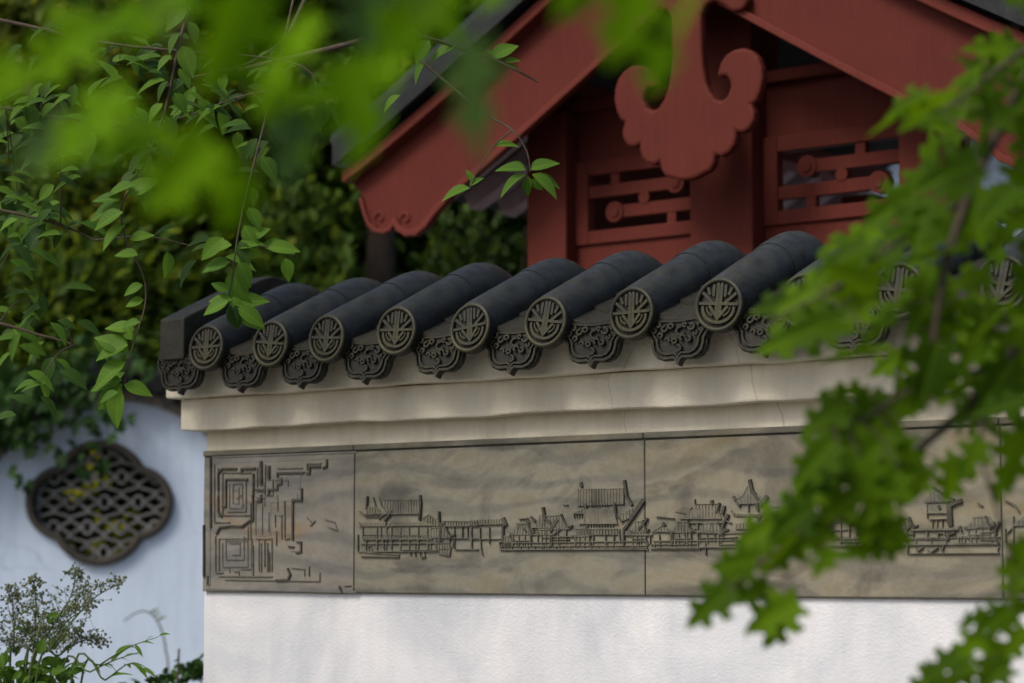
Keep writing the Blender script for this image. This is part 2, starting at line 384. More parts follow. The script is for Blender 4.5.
# tiles -------------------------------------------------------------
RT = .0715
def barrel_mesh():
    b = MB()
    def seg(d0, d1, r0, r1, k=8):
        nn = 22; rings = []
        for i in range(k+1):
            d = d0+(d1-d0)*i/k; r = r0+(r1-r0)*i/k; zc = slope(d)
            tz = (slope(d-.005)-slope(d+.005))/.01; L = math.hypot(1, tz)
            ring = []
            for q in range(nn+1):
                a = R(-35)+R(250)*q/nn
                ring.append((r*math.cos(a), -d-r*math.sin(a)*tz/L, zc+r*math.sin(a)/L) if (i or d0 < .1) else (r*math.cos(a), -d, zc+r*math.sin(a)*1.02))
            rings.append(ring)
        vs = [v for r_ in rings for v in r_]; fs = []
        for i in range(k):
            for q in range(nn):
                a = i*(nn+1)+q; fs.append((a, a+1, a+nn+2, a+nn+1))
        b.add(vs, fs, True)
        for ring in (rings[0], rings[-1]):
            b.add(ring, [list(range(len(ring)))])
    seg(.198, -.095, RT, RT*.985); seg(-.090, -.365, RT*1.035, RT*1.035, 12); seg(-.370, -DW-.2, RT, RT)
    return b
def disc_mesh():
    """round end tile: rim and a raised emblem, facing -y, centred on 0"""
    b = MB(); n = 40; r = RT*1.03
    prof = [(r, .018), (r, -.004), (r*.97, -.010), (r*.86, -.010), (r*.83, -.002), (0.0, -.002)]
    vs = []; fs = []
    for (q, y) in prof:
        for k in range(n): vs.append((q*math.cos(2*math.pi*k/n), y, q*math.sin(2*math.pi*k/n)))
    for i in range(len(prof)-1):
        for k in range(n): fs.append((i*n+k, i*n+(k+1) % n, (i+1)*n+(k+1) % n, (i+1)*n+k))
    b.add(vs, fs, False); return b
def disc_emblem():
    b = MB(); r = RT*.84; w_ = .0078
    def st(pts, ww=w_): b.stroke([(x*r, z*r) for x, z in pts], ww, -.0115, -.001, .0006)
    st([(-.10, .93), (-.10, -.42)]); st([(.10, .93), (.10, -.42)]); st([(0, .9), (0, -.7)], .003)
    for k in (-1, 1):
        st([(k*.30, .85), (k*.30, .42)]); st([(k*.95, .04), (k*.16, .04)])
        st([(k*.82, .50), (k*.34, .10)]); st([(k*.60, .72), (k*.50, .50)])
        st([(k*.44, -.10), (k*.30, -.26), (0, -.62)])
        arc = [(k*.80*math.cos(a), -.14-.66*math.sin(a)) for a in [R(x) for x in range(0, 91, 15)]]; st(arc)
        arc = [(k*.60*math.cos(a), -.14-.40*math.sin(a)) for a in [R(x) for x in range(0, 61, 15)]]; st(arc, .004)
    return b
DH = [(1,.02),(1,-.22),(.97,-.38),(.87,-.48),(.80,-.56),(.79,-.66),(.74,-.78),(.62,-.88),(.45,-.93),(.28,-.93),(.14,-.92),(.06,-.96),(0,-1.05)]
DWID, DHT = .114, .148
def drip_outline(k=1.0, oy=0):
    top = [(-.98, .02), (-.75, -.05), (-.5, -.10), (-.25, -.13), (0, -.14), (.25, -.13), (.5, -.10), (.75, -.05), (.98, .02)]
    right = DH[1:]; left = [(-x, z) for x, z in DH[::-1][1:-1]]
    o = top+right+left
    return [(x*DWID*k, (z*k+oy)*DHT) for x, z in o]
def drip_mesh():
    b = MB(); b.prism(drip_outline(), -.004, .014); return b
def drip_carving():
    b = MB(); o = drip_outline(.90, -.055); o = o[8:]
    b.stroke(o+[], .0065, -.0125, -.002, .0006)
    o2 = drip_outline(.74, -.13)[8:]; b.stroke(o2, .005, -.0125, -.002, .0006)
    rs = random.Random(3)
    for x, z, q in [(.08,-.40,.013),(-.2,-.30,.008),(.2,-.30,.008),(-.38,-.34,.010),(.38,-.34,.010),(-.55,-.26,.008),(.55,-.26,.008),(-.10,-.58,.010),(.14,-.53,.007),(-.68,-.36,.007),(.66,-.34,.009),(0,-.72,.010),(-.3,-.56,.009),(.3,-.56,.009),(-.5,-.46,.006),(.5,-.46,.006)]:
        c = (x*DWID, z*DHT); a0 = rs.random()*360; q *= rs.uniform(.7, 1.25)
        arc = [(c[0]+q*math.cos(a), c[1]+q*.85*math.sin(a)) for a in [R(a0+i*38) for i in range(rs.randint(5, 9))]]
        b.stroke(arc, .0055, -.0135, -.002, .0008)
    b.stroke([(-.8*DWID, -.16*DHT), (-.4*DWID, -.20*DHT), (0, -.22*DHT), (.4*DWID, -.20*DHT), (.8*DWID, -.16*DHT)], .004, -.009, -.002)
    return b
def pan_mesh():
    """channel of lapped concave tiles between two barrels"""
    b = MB(); nn = 10; hw = .112
    for i in range(8):
        d0 = .178-.105*i; d1 = d0-.135
        if d1 < -DW-.2: break
        vs = []
        for d, lift in ((d0, .012), (d1, .0)):
            for th in (0, -.011):
                for q in range(nn+1):
                    x = -hw+2*hw*q/nn
                    vs.append((x, -d, slope(d)-.038+lift+th+.040*(x/hw)**2))
        k = nn+1; fs = []
        for q in range(nn):
            fs += [(q, q+1, 2*k+q+1, 2*k+q), (k+q+1, k+q, 3*k+q, 3*k+q+1), (q+1, q, k+q, k+q+1)]
        b.add(vs, fs)
    return b
discs = [-1.072, -.789, -.541, -.274, .010, .282, .573, .852, 1.120, 1.395]
while discs[-1] < S1-.35: discs.append(discs[-1]+.279)
drips = [-1.204]+[(a+b)/2 for a, b in zip(discs[:-1], discs[1:])]
proto = {}
def child(name, key, mbf, mat, parent, loc, bevel=0, rot=None):
    if key not in proto:
        o = mbf().build(name, mat, parent, bevel); proto[key] = o
    else:
        src = proto[key]; o = src.copy(); COL.objects.link(o); o.parent = parent
    o.location = loc
    if rot: o.rotation_euler = rot
    return o
rs = random.Random(11)
for i, s in enumerate(discs):
    t = child('barrel_tile', 'barrel', barrel_mesh, M['tile'], wall, (s, rs.uniform(-.009, .009), rs.uniform(-.004, .005)), 0, (0, 0, R(rs.uniform(-1.9, 1.9))))
    d = child('end_disc', 'disc', disc_mesh, M['tile_deep'] , t, (0, -.198, slope(.198)), 0, (R(rs.uniform(-8, -3)), R(rs.uniform(-11, 11)), 0))
    e = child('emblem', 'emblem', disc_emblem, M['tile_face'], t, (0, -.198, slope(.198)), 0, d.rotation_euler)
    # a worn olive rim
    q = child('rim', 'rim', lambda: (lambda b: (b.tube([(RT*.95*math.cos(2*math.pi*k/40), -.009, RT*.95*math.sin(2*math.pi*k/40)) for k in range(41)], .0062, 6, False), b)[1])(MB()), M['tile_face'], t, (0, -.198, slope(.198)), 0, d.rotation_euler)
for i, s in enumerate(drips):
    zt = 2.298
    t = child('drip_tile', 'drip', drip_mesh, M['tile_deep'], wall, (s, -.170+rs.uniform(-.006, .006), zt+rs.uniform(-.004, .004)), .002, (R(rs.uniform(-9, -4)), R(rs.uniform(-2.5, 2.5)), 0))
    c = child('drip_carving', 'dripc', drip_carving, M['tile_carve'], t, (0, 0, 0))
    if i: child('pan_tile', 'pan', pan_mesh, M['tile_carve'], wall, (s, 0, rs.uniform(-.003, .003)))
# squared verge block at the free end of the roof
b = MB(); pr = []
for i in range(17):
    d = .198-(DW+.37)*i/16; pr.append((d, slope(d)+.098+.008))
lo = [(d, z-.135) for d, z in pr]
pts = pr+lo[::-1]; n = len(pts)
b.add([(-1.290, -d, z) for d, z in pts]+[(-1.180, -d, z) for d, z in pts],
      [list(range(n)), list(range(2*n-1, n-1, -1))]+[(i, n+i, n+(i+1) % n, (i+1) % n) for i in range(n)])
b.build('verge_block', M['tile_carve'], wall, .006)
b = MB(); b.box(-1.284, -1.10, -.186, DW+.15, 2.243, 2.268); b.build('verge_ledge', M['tile_deep'], wall, .004)

# carved stone band --------------------------------------------------
ZB, ZT = 1.518, 1.955
edges = [-1.266, -.607, .482, 1.571, 2.66, S1]
def wp(x, y): return sz(x, y, Z0, .014)
def Zm(ox, oy, k): return lambda pts: [wp(ox+x/k, oy+y/k) for x, y in pts]
panels = []
for a, b_ in zip(edges[:-1], edges[1:]):
    m = MB(); m.box(a+.0015, b_-.0015, -.014, .05, ZB, ZT)
    panels.append(m.build('relief_panel', M['stone_grey' if not panels else 'stone'], wall, .003))
m = MB()
for a, b_ in zip(edges[:-1], edges[1:]): m.box(a+.0015, b_-.0015, -.021, .05, ZT+.0035, 1.976)
m.build('stone_trim', M['stone_edge'], wall, .003)
m = MB()
m.box(S0+.01, S1, -.0145, .05, ZT-.001, ZT+.003)  # dark joint under the trim, with the trim's shadow put into its colour
for e in edges[1:-1]: m.box(e-.0014, e+.0014, -.0150, .05, ZB, ZT-.002)
m.build('joint_line', M['line_shade'], wall)

def hatch(poly, step=.0105):
    """tile courses carved down a roof: short upright lines clipped to its outline"""
    xs_ = [q_[0] for q_ in poly]; out = []; x = min(xs_)+step
    while x < max(xs_)-step*.5:
        zz = []
        for (a, b) in zip(poly, poly[1:]+poly[:1]):
            if (a[0] > x) != (b[0] > x): zz.append(a[1]+(b[1]-a[1])*(x-a[0])/(b[0]-a[0]))
        if len(zz) > 1 and max(zz)-min(zz) > .008: out.append(([(x, min(zz)+.002), (x, max(zz)-.002)], .0013))
        x += step
    return out
def carving(panel, dark, soft, blocks):
    if panel is not panels[0]:
        for pts, h in blocks:
            if h >= .005: soft = soft+hatch(pts)
    soft = soft+[d for d in dark if d[1] < .004]; dark = [d for d in dark if d[1] >= .004]
    if dark:
        m = MB()
        for pts, wd in dark: m.stroke(pts, wd, -.0195 if panel is panels[0] else -.0216, -.012, .001)
        m.build('carved_line', M['line_shade'], panel)
    if soft:
        m = MB()
        for pts, wd in soft: m.stroke(pts, wd, -.0178 if panel is panels[0] else -.0206, -.012, .001)
        m.build('faint_line', M['line_shade_soft'], panel)
    if blocks:
        m = MB()
        for pts, h in blocks: m.prism(pts, -.014-h*(.4 if panel is panels[0] else .85)-random.random()*.0004, -.010)
        m.build('relief_carving', M['stone_grey' if panel is panels[0] else 'stone_edge'], panel, .0008)
q = Zm(195, 445, 4.27)
D1 = [[(70,58),(70,350)],[(41,345),(41,560)],[(58,562),(58,592)],[(178,102),(120,102),(102,120),(102,190)],[(102,220),(102,285),(115,305)],
 [(202,102),(202,118)],[(202,102),(258,100)],[(252,125),(252,205)],[(225,147),(135,147),(135,262),(120,265)],
 [(250,215),(250,320),(235,325),(205,348),(160,346),(110,352),(95,378)],[(265,192),(295,192)],[(265,240),(285,240),(285,215)],
 [(355,135),(355,120),(465,118)],[(478,120),(492,120),(492,92),(535,92)],[(550,98),(565,90),(565,65)],
 [(372,145),(372,165),(355,168),(355,188),(318,192),(318,210)],[(458,188),(458,235),(420,235),(420,405)],[(440,415),(455,415),(455,455),(435,460)],[(405,435),(425,437)],
 [(400,530),(409,552),(400,576),(350,578)],[(620,607),(630,630)],[(285,75),(285,165)],[(318,95),(318,140)]]
D1 = [(q(p), .0062) for p in D1[:-2]]+[(q(p), .010) for p in D1[-2:]]
F1 = [[(220,155),(220,285),(140,285)],[(355,215),(355,280)],[(290,240),(290,380)],[(318,290),(318,370)],[(350,370),(350,430)],[(130,575),(535,582),(535,545)],[(490,520),(490,560)],
 [(105,400),(245,400),(245,520)],[(135,400),(135,490),(212,490),(212,392)],[(150,420),(195,420),(195,470),(160,470)],[(105,400),(105,540)],[(228,350),(228,520)],[(240,250),(240,400)],[(262,250),(262,380)],
 [(275,400),(275,540)],[(300,400),(300,520)],[(130,520),(150,520),(150,545)],[(170,540),(190,540),(190,560)],[(200,530),(240,530)],[(170,195),(190,193)],[(180,230),(200,215),(210,260)],[(480,310),(500,330)],[(495,345),(515,325)],[(415,525),(470,530),(470,560)],[(560,320),(600,330),(610,365),(570,350)],[(640,602),(668,600)],[(320,460),(320,540)],[(345,300),(345,350)]]
F1 = [(q(p), .0022) for p in F1]
B1 = [(q([(345,530),(398,530),(407,552),(398,576),(345,576)]), .008), (q([(140,152),(218,152),(218,283),(140,283)]), .004), (q([(425,190),(455,190),(455,232),(425,232)]), .006),
 (q([(408,412),(452,412),(452,455),(408,455)]), .006), (q([(78,65),(660,45),(660,60),(78,80)]), .002), (q([(110,405),(240,405),(240,535),(110,535)]), .003), (q([(360,128),(350,190),(300,215),(300,250),(415,240),(450,180),(455,128)]), .003),
 (q([(480,608),(618,610),(625,630),(470,628)]), .005), (q([(258,250),(325,245),(325,390),(258,390)]), .003), (q([(555,320),(600,325),(612,362),(575,352)]), .003)]
F1 += [(q(p_), .0034) for p_ in [[(85,85),(85,330),(150,330)],[(102,102),(102,305)],[(120,118),(120,300),(235,300)],[(120,118),(240,118)],[(150,165),(150,270),(205,270),(205,165),(165,165),(165,250),(190,250),(190,185)],
 [(300,160),(300,215),(335,215),(335,150)],[(345,150),(400,150),(400,175)],[(355,100),(460,98)],[(480,105),(480,80),(540,78)],[(268,100),(268,180)],[(302,85),(302,150)],[(265,225),(300,225),(300,260)],
 [(385,240),(385,400),(405,400)],[(440,205),(440,230)],[(90,390),(90,545),(120,545)],[(120,420),(120,520),(228,520),(228,410),(140,410)],[(250,430),(250,560)],[(262,400),(330,400),(330,540)],[(285,420),(285,540)],[(312,420),(312,540)],[(360,300),(372,300),(372,400)],[(105,560),(330,562)]]]
B1 += [(q(p_), .006) for p_ in [[(75,48),(690,26),(690,34),(75,56)],[(48,60),(66,60),(66,600),(48,600)],[(48,604),(690,622),(690,634),(48,616)]]]
carving(panels[0], D1, F1, B1)
# skyline of halls, pagodas and galleries
q4 = Zm(350, 475, 6.83); q5 = Zm(470, 470, 5.39); q6 = Zm(640, 470, 5.39); q7 = Zm(840, 470, 5.565)
W1, W2, W3 = .0056, .0027, .0014
D2 = [(q4(p), w_) for p, w_ in [([(125,150),(120,230)],W1),([(165,155),(180,215),(205,245)],W2*1.3),([(205,158),(225,215),(250,240)],W2*1.3),([(485,145),(490,200),(482,305)],W1*1.3),([(70,250),(110,280)],W2),([(65,325),(100,345)],W2),
 ([(295,250),(245,310)],W1),([(270,245),(200,300)],W2),([(290,325),(258,360),(255,510)],W2),([(650,325),(628,345),(622,450)],W1*1.4),([(615,255),(618,315)],W1),([(95,360),(95,440)],W2),([(60,410),(60,520)],W2),([(92,440),(570,437)],W2),
 ([(118,440),(118,510)],W2),([(193,360),(193,510)],W2),([(220,360),(220,440)],W3*1.3),([(235,440),(235,500)],W2),([(292,360),(292,510)],W2),([(352,360),(352,510)],W2),([(412,360),(412,510)],W2),([(475,360),(475,510)],W2),([(537,360),(537,510)],W2),([(562,365),(562,445)],W2),
 ([(598,440),(598,500)],W2),([(710,460),(712,500)],W2*1.2),([(690,510),(685,550),(610,535)],W2),([(720,350),(720,505)],W3),([(810,360),(810,430)],W3),([(836,360),(838,505)],W2),([(110,270),(240,265),(480,262)],W2),([(415,520),(425,555)],W3),([(450,520),(455,560)],W3),([(480,520),(490,555)],W3),([(510,520),(520,558),(490,560)],W2)]]
S2 = [(q4(p), w_) for p, w_ in [([(230,170),(480,168)],W3),([(110,285),(200,285)],W3),([(70,350),(560,345)],W3*1.4),([(640,350),(880,348)],W3),([(640,315),(880,318)],W3),([(70,525),(340,545)],W2),([(80,555),(340,560)],W3),([(90,410),(560,415)],W3),([(640,430),(880,432)],W3),([(720,508),(880,508)],W3),
 ([(650,350),(650,430)],W3),([(775,350),(775,430)],W3),([(500,320),(560,322)],W3),([(545,270),(500,300)],W3),([(545,270),(590,310)],W3),([(140,520),(130,490),(150,480),(160,520)],W3),([(600,505),(690,505)],W3),([(360,512),(600,512)],W3)]]
B2 = [(q4(p), h) for p, h in [([(230,172),(478,168),(485,262),(255,262)],.006),([(125,215),(180,212),(235,262),(110,282)],.006),([(95,325),(255,322),(245,352),(105,355)],.007),([(290,322),(560,320),(565,350),(270,352)],.007),([(100,355),(555,352),(555,412),(100,412)],.003),([(95,418),(560,415),(560,436),(95,438)],.005),([(640,318),(900,316),(900,348),(640,350)],.005),([(500,300),(545,268),(610,312),(610,350),(570,350)],.005),([(60,522),(345,540),(340,562),(80,556)],.004),([(600,470),(705,462),(688,545),(610,532)],.005)]]
D2 += [(q5(p), w_) for p, w_ in [([(188,262),(200,292),(183,300),(182,375)],W1*1.2),([(235,345),(235,405)],W2*1.3),([(165,405),(165,388),(255,388),(258,405)],W3*1.3),([(400,208),(410,265)],W1*1.5),([(335,255),(355,275)],W1),([(428,275),(438,285)],W1*1.5),([(475,270),(440,325)],W1*1.8),([(490,320),(450,355),(445,405)],W1),([(320,270),(325,285)],W2),([(300,320),(310,330)],W1),([(340,315),(345,325)],W2),
 ([(603,75),(605,85)],W1*1.5),([(590,105),(585,190)],W2),([(838,62),(850,140),(875,185)],W1*1.4),([(832,110),(832,180)],W2),([(785,180),(795,245),(825,275)],W1),([(935,170),(875,260)],W1*2.2),([(865,280),(835,320)],W1*1.3),([(960,265),(918,318)],W1),([(630,185),(630,200)],W1),([(623,215),(623,285)],W2),([(780,190),(785,285)],W3*1.3),([(835,330),(835,405)],W1),([(808,330),(815,390)],W2),([(845,350),(985,350)],W2),([(505,180),(530,188)],W2*1.2),([(455,358),(560,358)],W3*1.3),
 ([(575,355),(575,405)],W2),([(625,350),(622,410)],W2),([(670,350),(668,400)],W2),([(735,350),(735,405)],W2),([(780,350),(780,400)],W2),([(268,262),(315,260)],W2),([(10,310),(10,370)],W3),([(10,370),(12,425)],W2),([(62,375),(66,430),(72,460)],W2),([(110,310),(110,400)],W3),([(60,312),(60,372)],W3),([(570,318),(800,318)],W2)]]
S2 += [(q5(p), w_) for p, w_ in [([(0,295),(170,292)],W3),([(0,372),(165,372)],W3),([(165,430),(965,428)],W3*1.3),([(160,412),(960,408)],W3),([(600,105),(830,100)],W3),([(625,212),(780,215)],W3),([(590,290),(800,290)],W3),([(560,235),(615,235)],W3),([(800,235),(870,235)],W3)]
 +[([(x,108),(x,200)],W3*.8) for x in range(660,750,14)]+[([(x,220),(x,310)],W3*.8) for x in range(640,780,15)]+[([(x,410),(x,430)],W3) for x in range(280,960,38)]+[([(x,240),(x+3,262)],W3) for x in range(565,612,14)]+[([(330,320),(330,400)],W3),([(370,330),(370,400)],W3),([(415,330),(415,400)],W3),([(340,312),(430,312)],W3),([(290,395),(290,410)],W3),([(455,375),(540,375)],W3),([(270,300),(260,340)],W3)]]
B2 += [(q5(p), h) for p, h in [([(0,268),(172,262),(180,292),(0,295)],.005),([(592,102),(832,98),(835,185),(585,195)],.006),([(625,215),(782,212),(800,290),(612,290)],.008),([(560,232),(620,205),(618,235)],.005),([(575,318),(810,316),(812,350),(575,352)],.005),([(800,240),(840,225),(925,175),(880,255),(830,275)],.006),([(350,312),(430,312),(400,235),(385,235)],.006),([(330,330),(445,330),(445,352),(330,352)],.005),([(840,330),(960,325),(960,348),(840,348)],.005)]]
def minor(x, y, w, h, D, S_, B_):
    """a small hall: body, posts and a roof with upturned eaves; (x, y) is the foot's centre in photo pixels"""
    q_ = Zm(0, 0, 1); sl_ = -.03
    def Q(pts): return q_([(x+a*w, y+a*w*sl_-b*h) for a, b in pts])
    B_.append((Q([(-.42, .02), (.42, .02), (.42, .52), (-.42, .52)]), .0030))
    B_.append((Q([(-.60, .60), (-.50, .50), (.50, .50), (.60, .60), (.48, .62), (.32, .78), (.22, .96), (-.22, .96), (-.32, .78), (-.48, .62)]), .0062))
    D.append((Q([(.60, .62), (.46, .58), (.34, .76), (.24, 1.0)]), .0042)); S_.append((Q([(-.60, .62), (-.46, .58)]), .003)); S_.append((Q([(-.26, .98), (.26, .98)]), .003))
    for k in range(4): S_.append((Q([(-.40+.27*k, .03), (-.40+.27*k, .48)]), .0014))
    S_.append((Q([(-.45, .26), (.45, .26)]), .0014))
def lowwall(x0, y0, x1, y1, h, S_, B_):
    q_ = Zm(0, 0, 1)
    B_.append((q_([(x0, y0), (x1, y1), (x1, y1-h), (x0, y0-h)]), .0028)); S_.append((q_([(x0, y0-h), (x1, y1-h)]), .0022)); S_.append((q_([(x0, y0), (x1, y1)]), .0018))
    n_ = int((x1-x0)/15)
    for k in range(n_):
        f = (k+.5)/n_; xx, yy = x0+(x1-x0)*f, y0+(y1-y0)*f
        S_.append((q_([(xx, yy-h*.15), (xx, yy-h*.85)]), .0014))
for a_ in ((440, 549, 26, 22), (523, 547, 22, 24), (555, 545, 30, 30), (583, 546, 18, 18), (640, 545, 16, 24), (508, 548, 12, 12)): minor(*a_, D2, S2, B2)
lowwall(362, 552, 440, 551, 8, S2, B2); lowwall(505, 550, 648, 548, 7, S2, B2)
carving(panels[1], D2, S2, B2)
D3 = [(q6(p), w_) for p, w_ in [([(130,290),(135,298)],W1*1.3),([(182,335),(175,352),(176,400)],W1),([(195,400),(197,370),(225,368)],W2*1.2),([(258,290),(260,410)],W2),([(240,285),(240,345)],W2),([(315,290),(318,415)],W2),([(392,170),(394,180)],W1*1.4),([(432,182),(418,230)],W1),([(458,200),(450,235)],W1*1.3),([(478,245),(455,290),(450,310)],W1*1.4),([(465,320),(440,345)],W1*1.2),([(495,285),(475,275)],W2),
 ([(598,60),(608,110),(640,155)],W1*1.7),([(685,148),(655,185)],W1*1.7),([(635,185),(640,215)],W1*1.3),([(535,185),(540,190)],W1*1.2),([(510,148),(520,158)],W1*1.2),([(700,218),(648,250),(645,272)],W1*1.5),([(700,278),(672,310),(668,335)],W1*1.3),([(495,220),(515,238)],W2),([(590,245),(590,310)],W2),([(390,290),(400,330)],W2),([(40,390),(50,400)],W2),([(60,350),(60,400)],W3),([(110,350),(112,400)],W3),([(650,272),(780,270)],W3*1.3),([(430,345),(428,400)],W2),([(370,355),(372,400)],W3),([(525,360),(525,400)],W3),([(85,400),(85,420)],W2)]]
S3 = [(q6(p), w_) for p, w_ in [([(90,330),(190,335)],W3),([(125,300),(70,335)],W2),([(60,425),(330,425)],W3*1.2),([(60,402),(320,400)],W3),([(300,185),(430,182)],W3),([(220,262),(440,262)],W2),([(240,285),(440,285)],W3),([(330,335),(460,340)],W2),([(440,365),(520,362)],W3),([(520,318),(660,318)],W3),([(430,402),(640,400)],W3),([(585,90),(560,140),(520,160)],W2),([(590,130),(590,230)],W3),([(505,240),(640,240)],W3),([(650,235),(780,232)],W3),([(90,250),(190,260)],W3),([(360,420),(360,460)],W3),([(300,160),(300,180)],W2)]+[([(x,210),(x,260)],W3*.8) for x in range(300,420,16)]]
B3 = [(q6(p), h) for p, h in [([(295,185),(430,182),(432,215),(290,215)],.005),([(285,215),(425,212),(445,265),(222,265)],.007),([(128,298),(188,335),(70,338)],.006),([(330,330),(375,305),(465,335),(440,345),(340,345)],.006),([(590,75),(600,120),(680,150),(640,182),(540,185),(515,158),(570,130)],.007),([(500,225),(560,235),(640,235),(690,222),(645,250),(520,250)],.006),([(510,285),(660,285),(695,285),(660,318),(520,318)],.006),([(440,330),(660,322),(665,335),(440,348)],.004),([(650,240),(780,235),(780,268),(650,270)],.003),([(190,225),(235,195),(285,200),(260,240)],.004)]]
D3 += [(q7(p), w_) for p, w_ in [([(525,100),(570,130),(635,165)],W1),([(675,172),(640,185),(620,195)],W1*1.8),([(612,200),(618,300)],W1*2.4),([(280,190),(280,285)],W2),([(555,205),(558,210)],W1*1.4),([(378,330),(382,470)],W2),([(365,295),(372,318)],W2),([(405,305),(385,325)],W1),([(672,318),(678,335)],W1),([(640,348),(612,358),(605,385)],W1*1.2),([(665,405),(665,372),(685,370)],W2*1.2),([(700,405),(700,372),(722,370)],W2*1.2),([(735,405),(735,372),(758,370)],W2*1.2),([(790,385),(790,345),(860,342)],W2*1.2),([(890,295),(872,330),(870,370),(885,410)],W1),([(885,430),(880,450)],W2),([(750,300),(756,304)],W2),([(830,262),(860,292)],W2*1.2),([(770,185),(795,200)],W2),
 ([(425,435),(440,450),(465,430)],W2*1.2),([(490,445),(510,458),(545,432)],W2*1.4),([(560,430),(575,445),(580,420)],W2),([(490,345),(490,385)],W2),([(550,385),(552,350),(585,350),(590,385)],W2),([(400,335),(660,332)],W2)]+[([(x,400),(x+2,378),(x+28,374)],W2) for x in range(30,340,52)]]
S3 += [(q7(p), w_) for p, w_ in [([(0,398),(370,394)],W2),([(385,385),(600,385)],W3),([(480,180),(610,178)],W3),([(490,240),(605,240)],W3),([(500,275),(605,272)],W3),([(520,280),(520,325)],W3),([(545,280),(545,325)],W3),([(575,280),(575,325)],W3),([(765,320),(870,315)],W3),([(785,388),(870,390)],W3),([(640,408),(890,408)],W3),([(390,465),(890,462)],W3),([(490,180),(490,270)],W3)]]
B3 += [(q7(p), h) for p, h in [([(470,178),(530,105),(640,175)],.007),([(485,182),(608,180),(612,240),(485,242)],.004),([(400,322),(660,318),(665,334),(400,338)],.005),([(765,322),(828,262),(875,318)],.005),([(785,345),(865,342),(868,388),(788,388)],.004),([(130,300),(340,290),(340,330),(130,330)],.004)]]
for a_ in ((683, 545, 22, 24), (712, 543, 28, 20), (778, 540, 34, 34), (806, 539, 26, 24), (838, 538, 30, 30), (868, 538, 26, 40), (905, 540, 22, 22), (980, 541, 26, 24)): minor(*a_, D3, S3, B3)
lowwall(654, 548, 1000, 544, 7, S3, B3)
carving(panels[2], D3, S3, B3)
D4 = [(q7(p), W2) for p in [[(925,170),(975,195),(1000,232)],[(925,330),(925,405)],[(960,325),(935,350)],[(968,260),(968,410)]]]+[(sz_, W2) for sz_ in []]
for k in range(5):                         # the rest of the band, beyond the leaves
    s = 1.78+k*.165
    D4 += [([(s, 1.66), (s, 1.70), (s+.11, 1.70), (s+.11, 1.66)], W2), ([(s-.02, 1.70), (s+.055, 1.735+.02*(k % 2)), (s+.13, 1.70)], W2)]
carving(panels[3], D4, [([(1.6, 1.655), (2.6, 1.655)], W3)], [([(1.60, 1.70), (1.64, 1.73), (1.68, 1.70)], .006)])
D5 = []
for k in range(5):
    s = 2.74+k*.165
    D5 += [([(s, 1.66), (s, 1.69), (s+.11, 1.69), (s+.11, 1.66)], W2), ([(s-.02, 1.69), (s+.055, 1.73), (s+.13, 1.69)], W2)]
carving(panels[4], D5, [([(2.7, 1.655), (3.5, 1.655)], W3)], [])

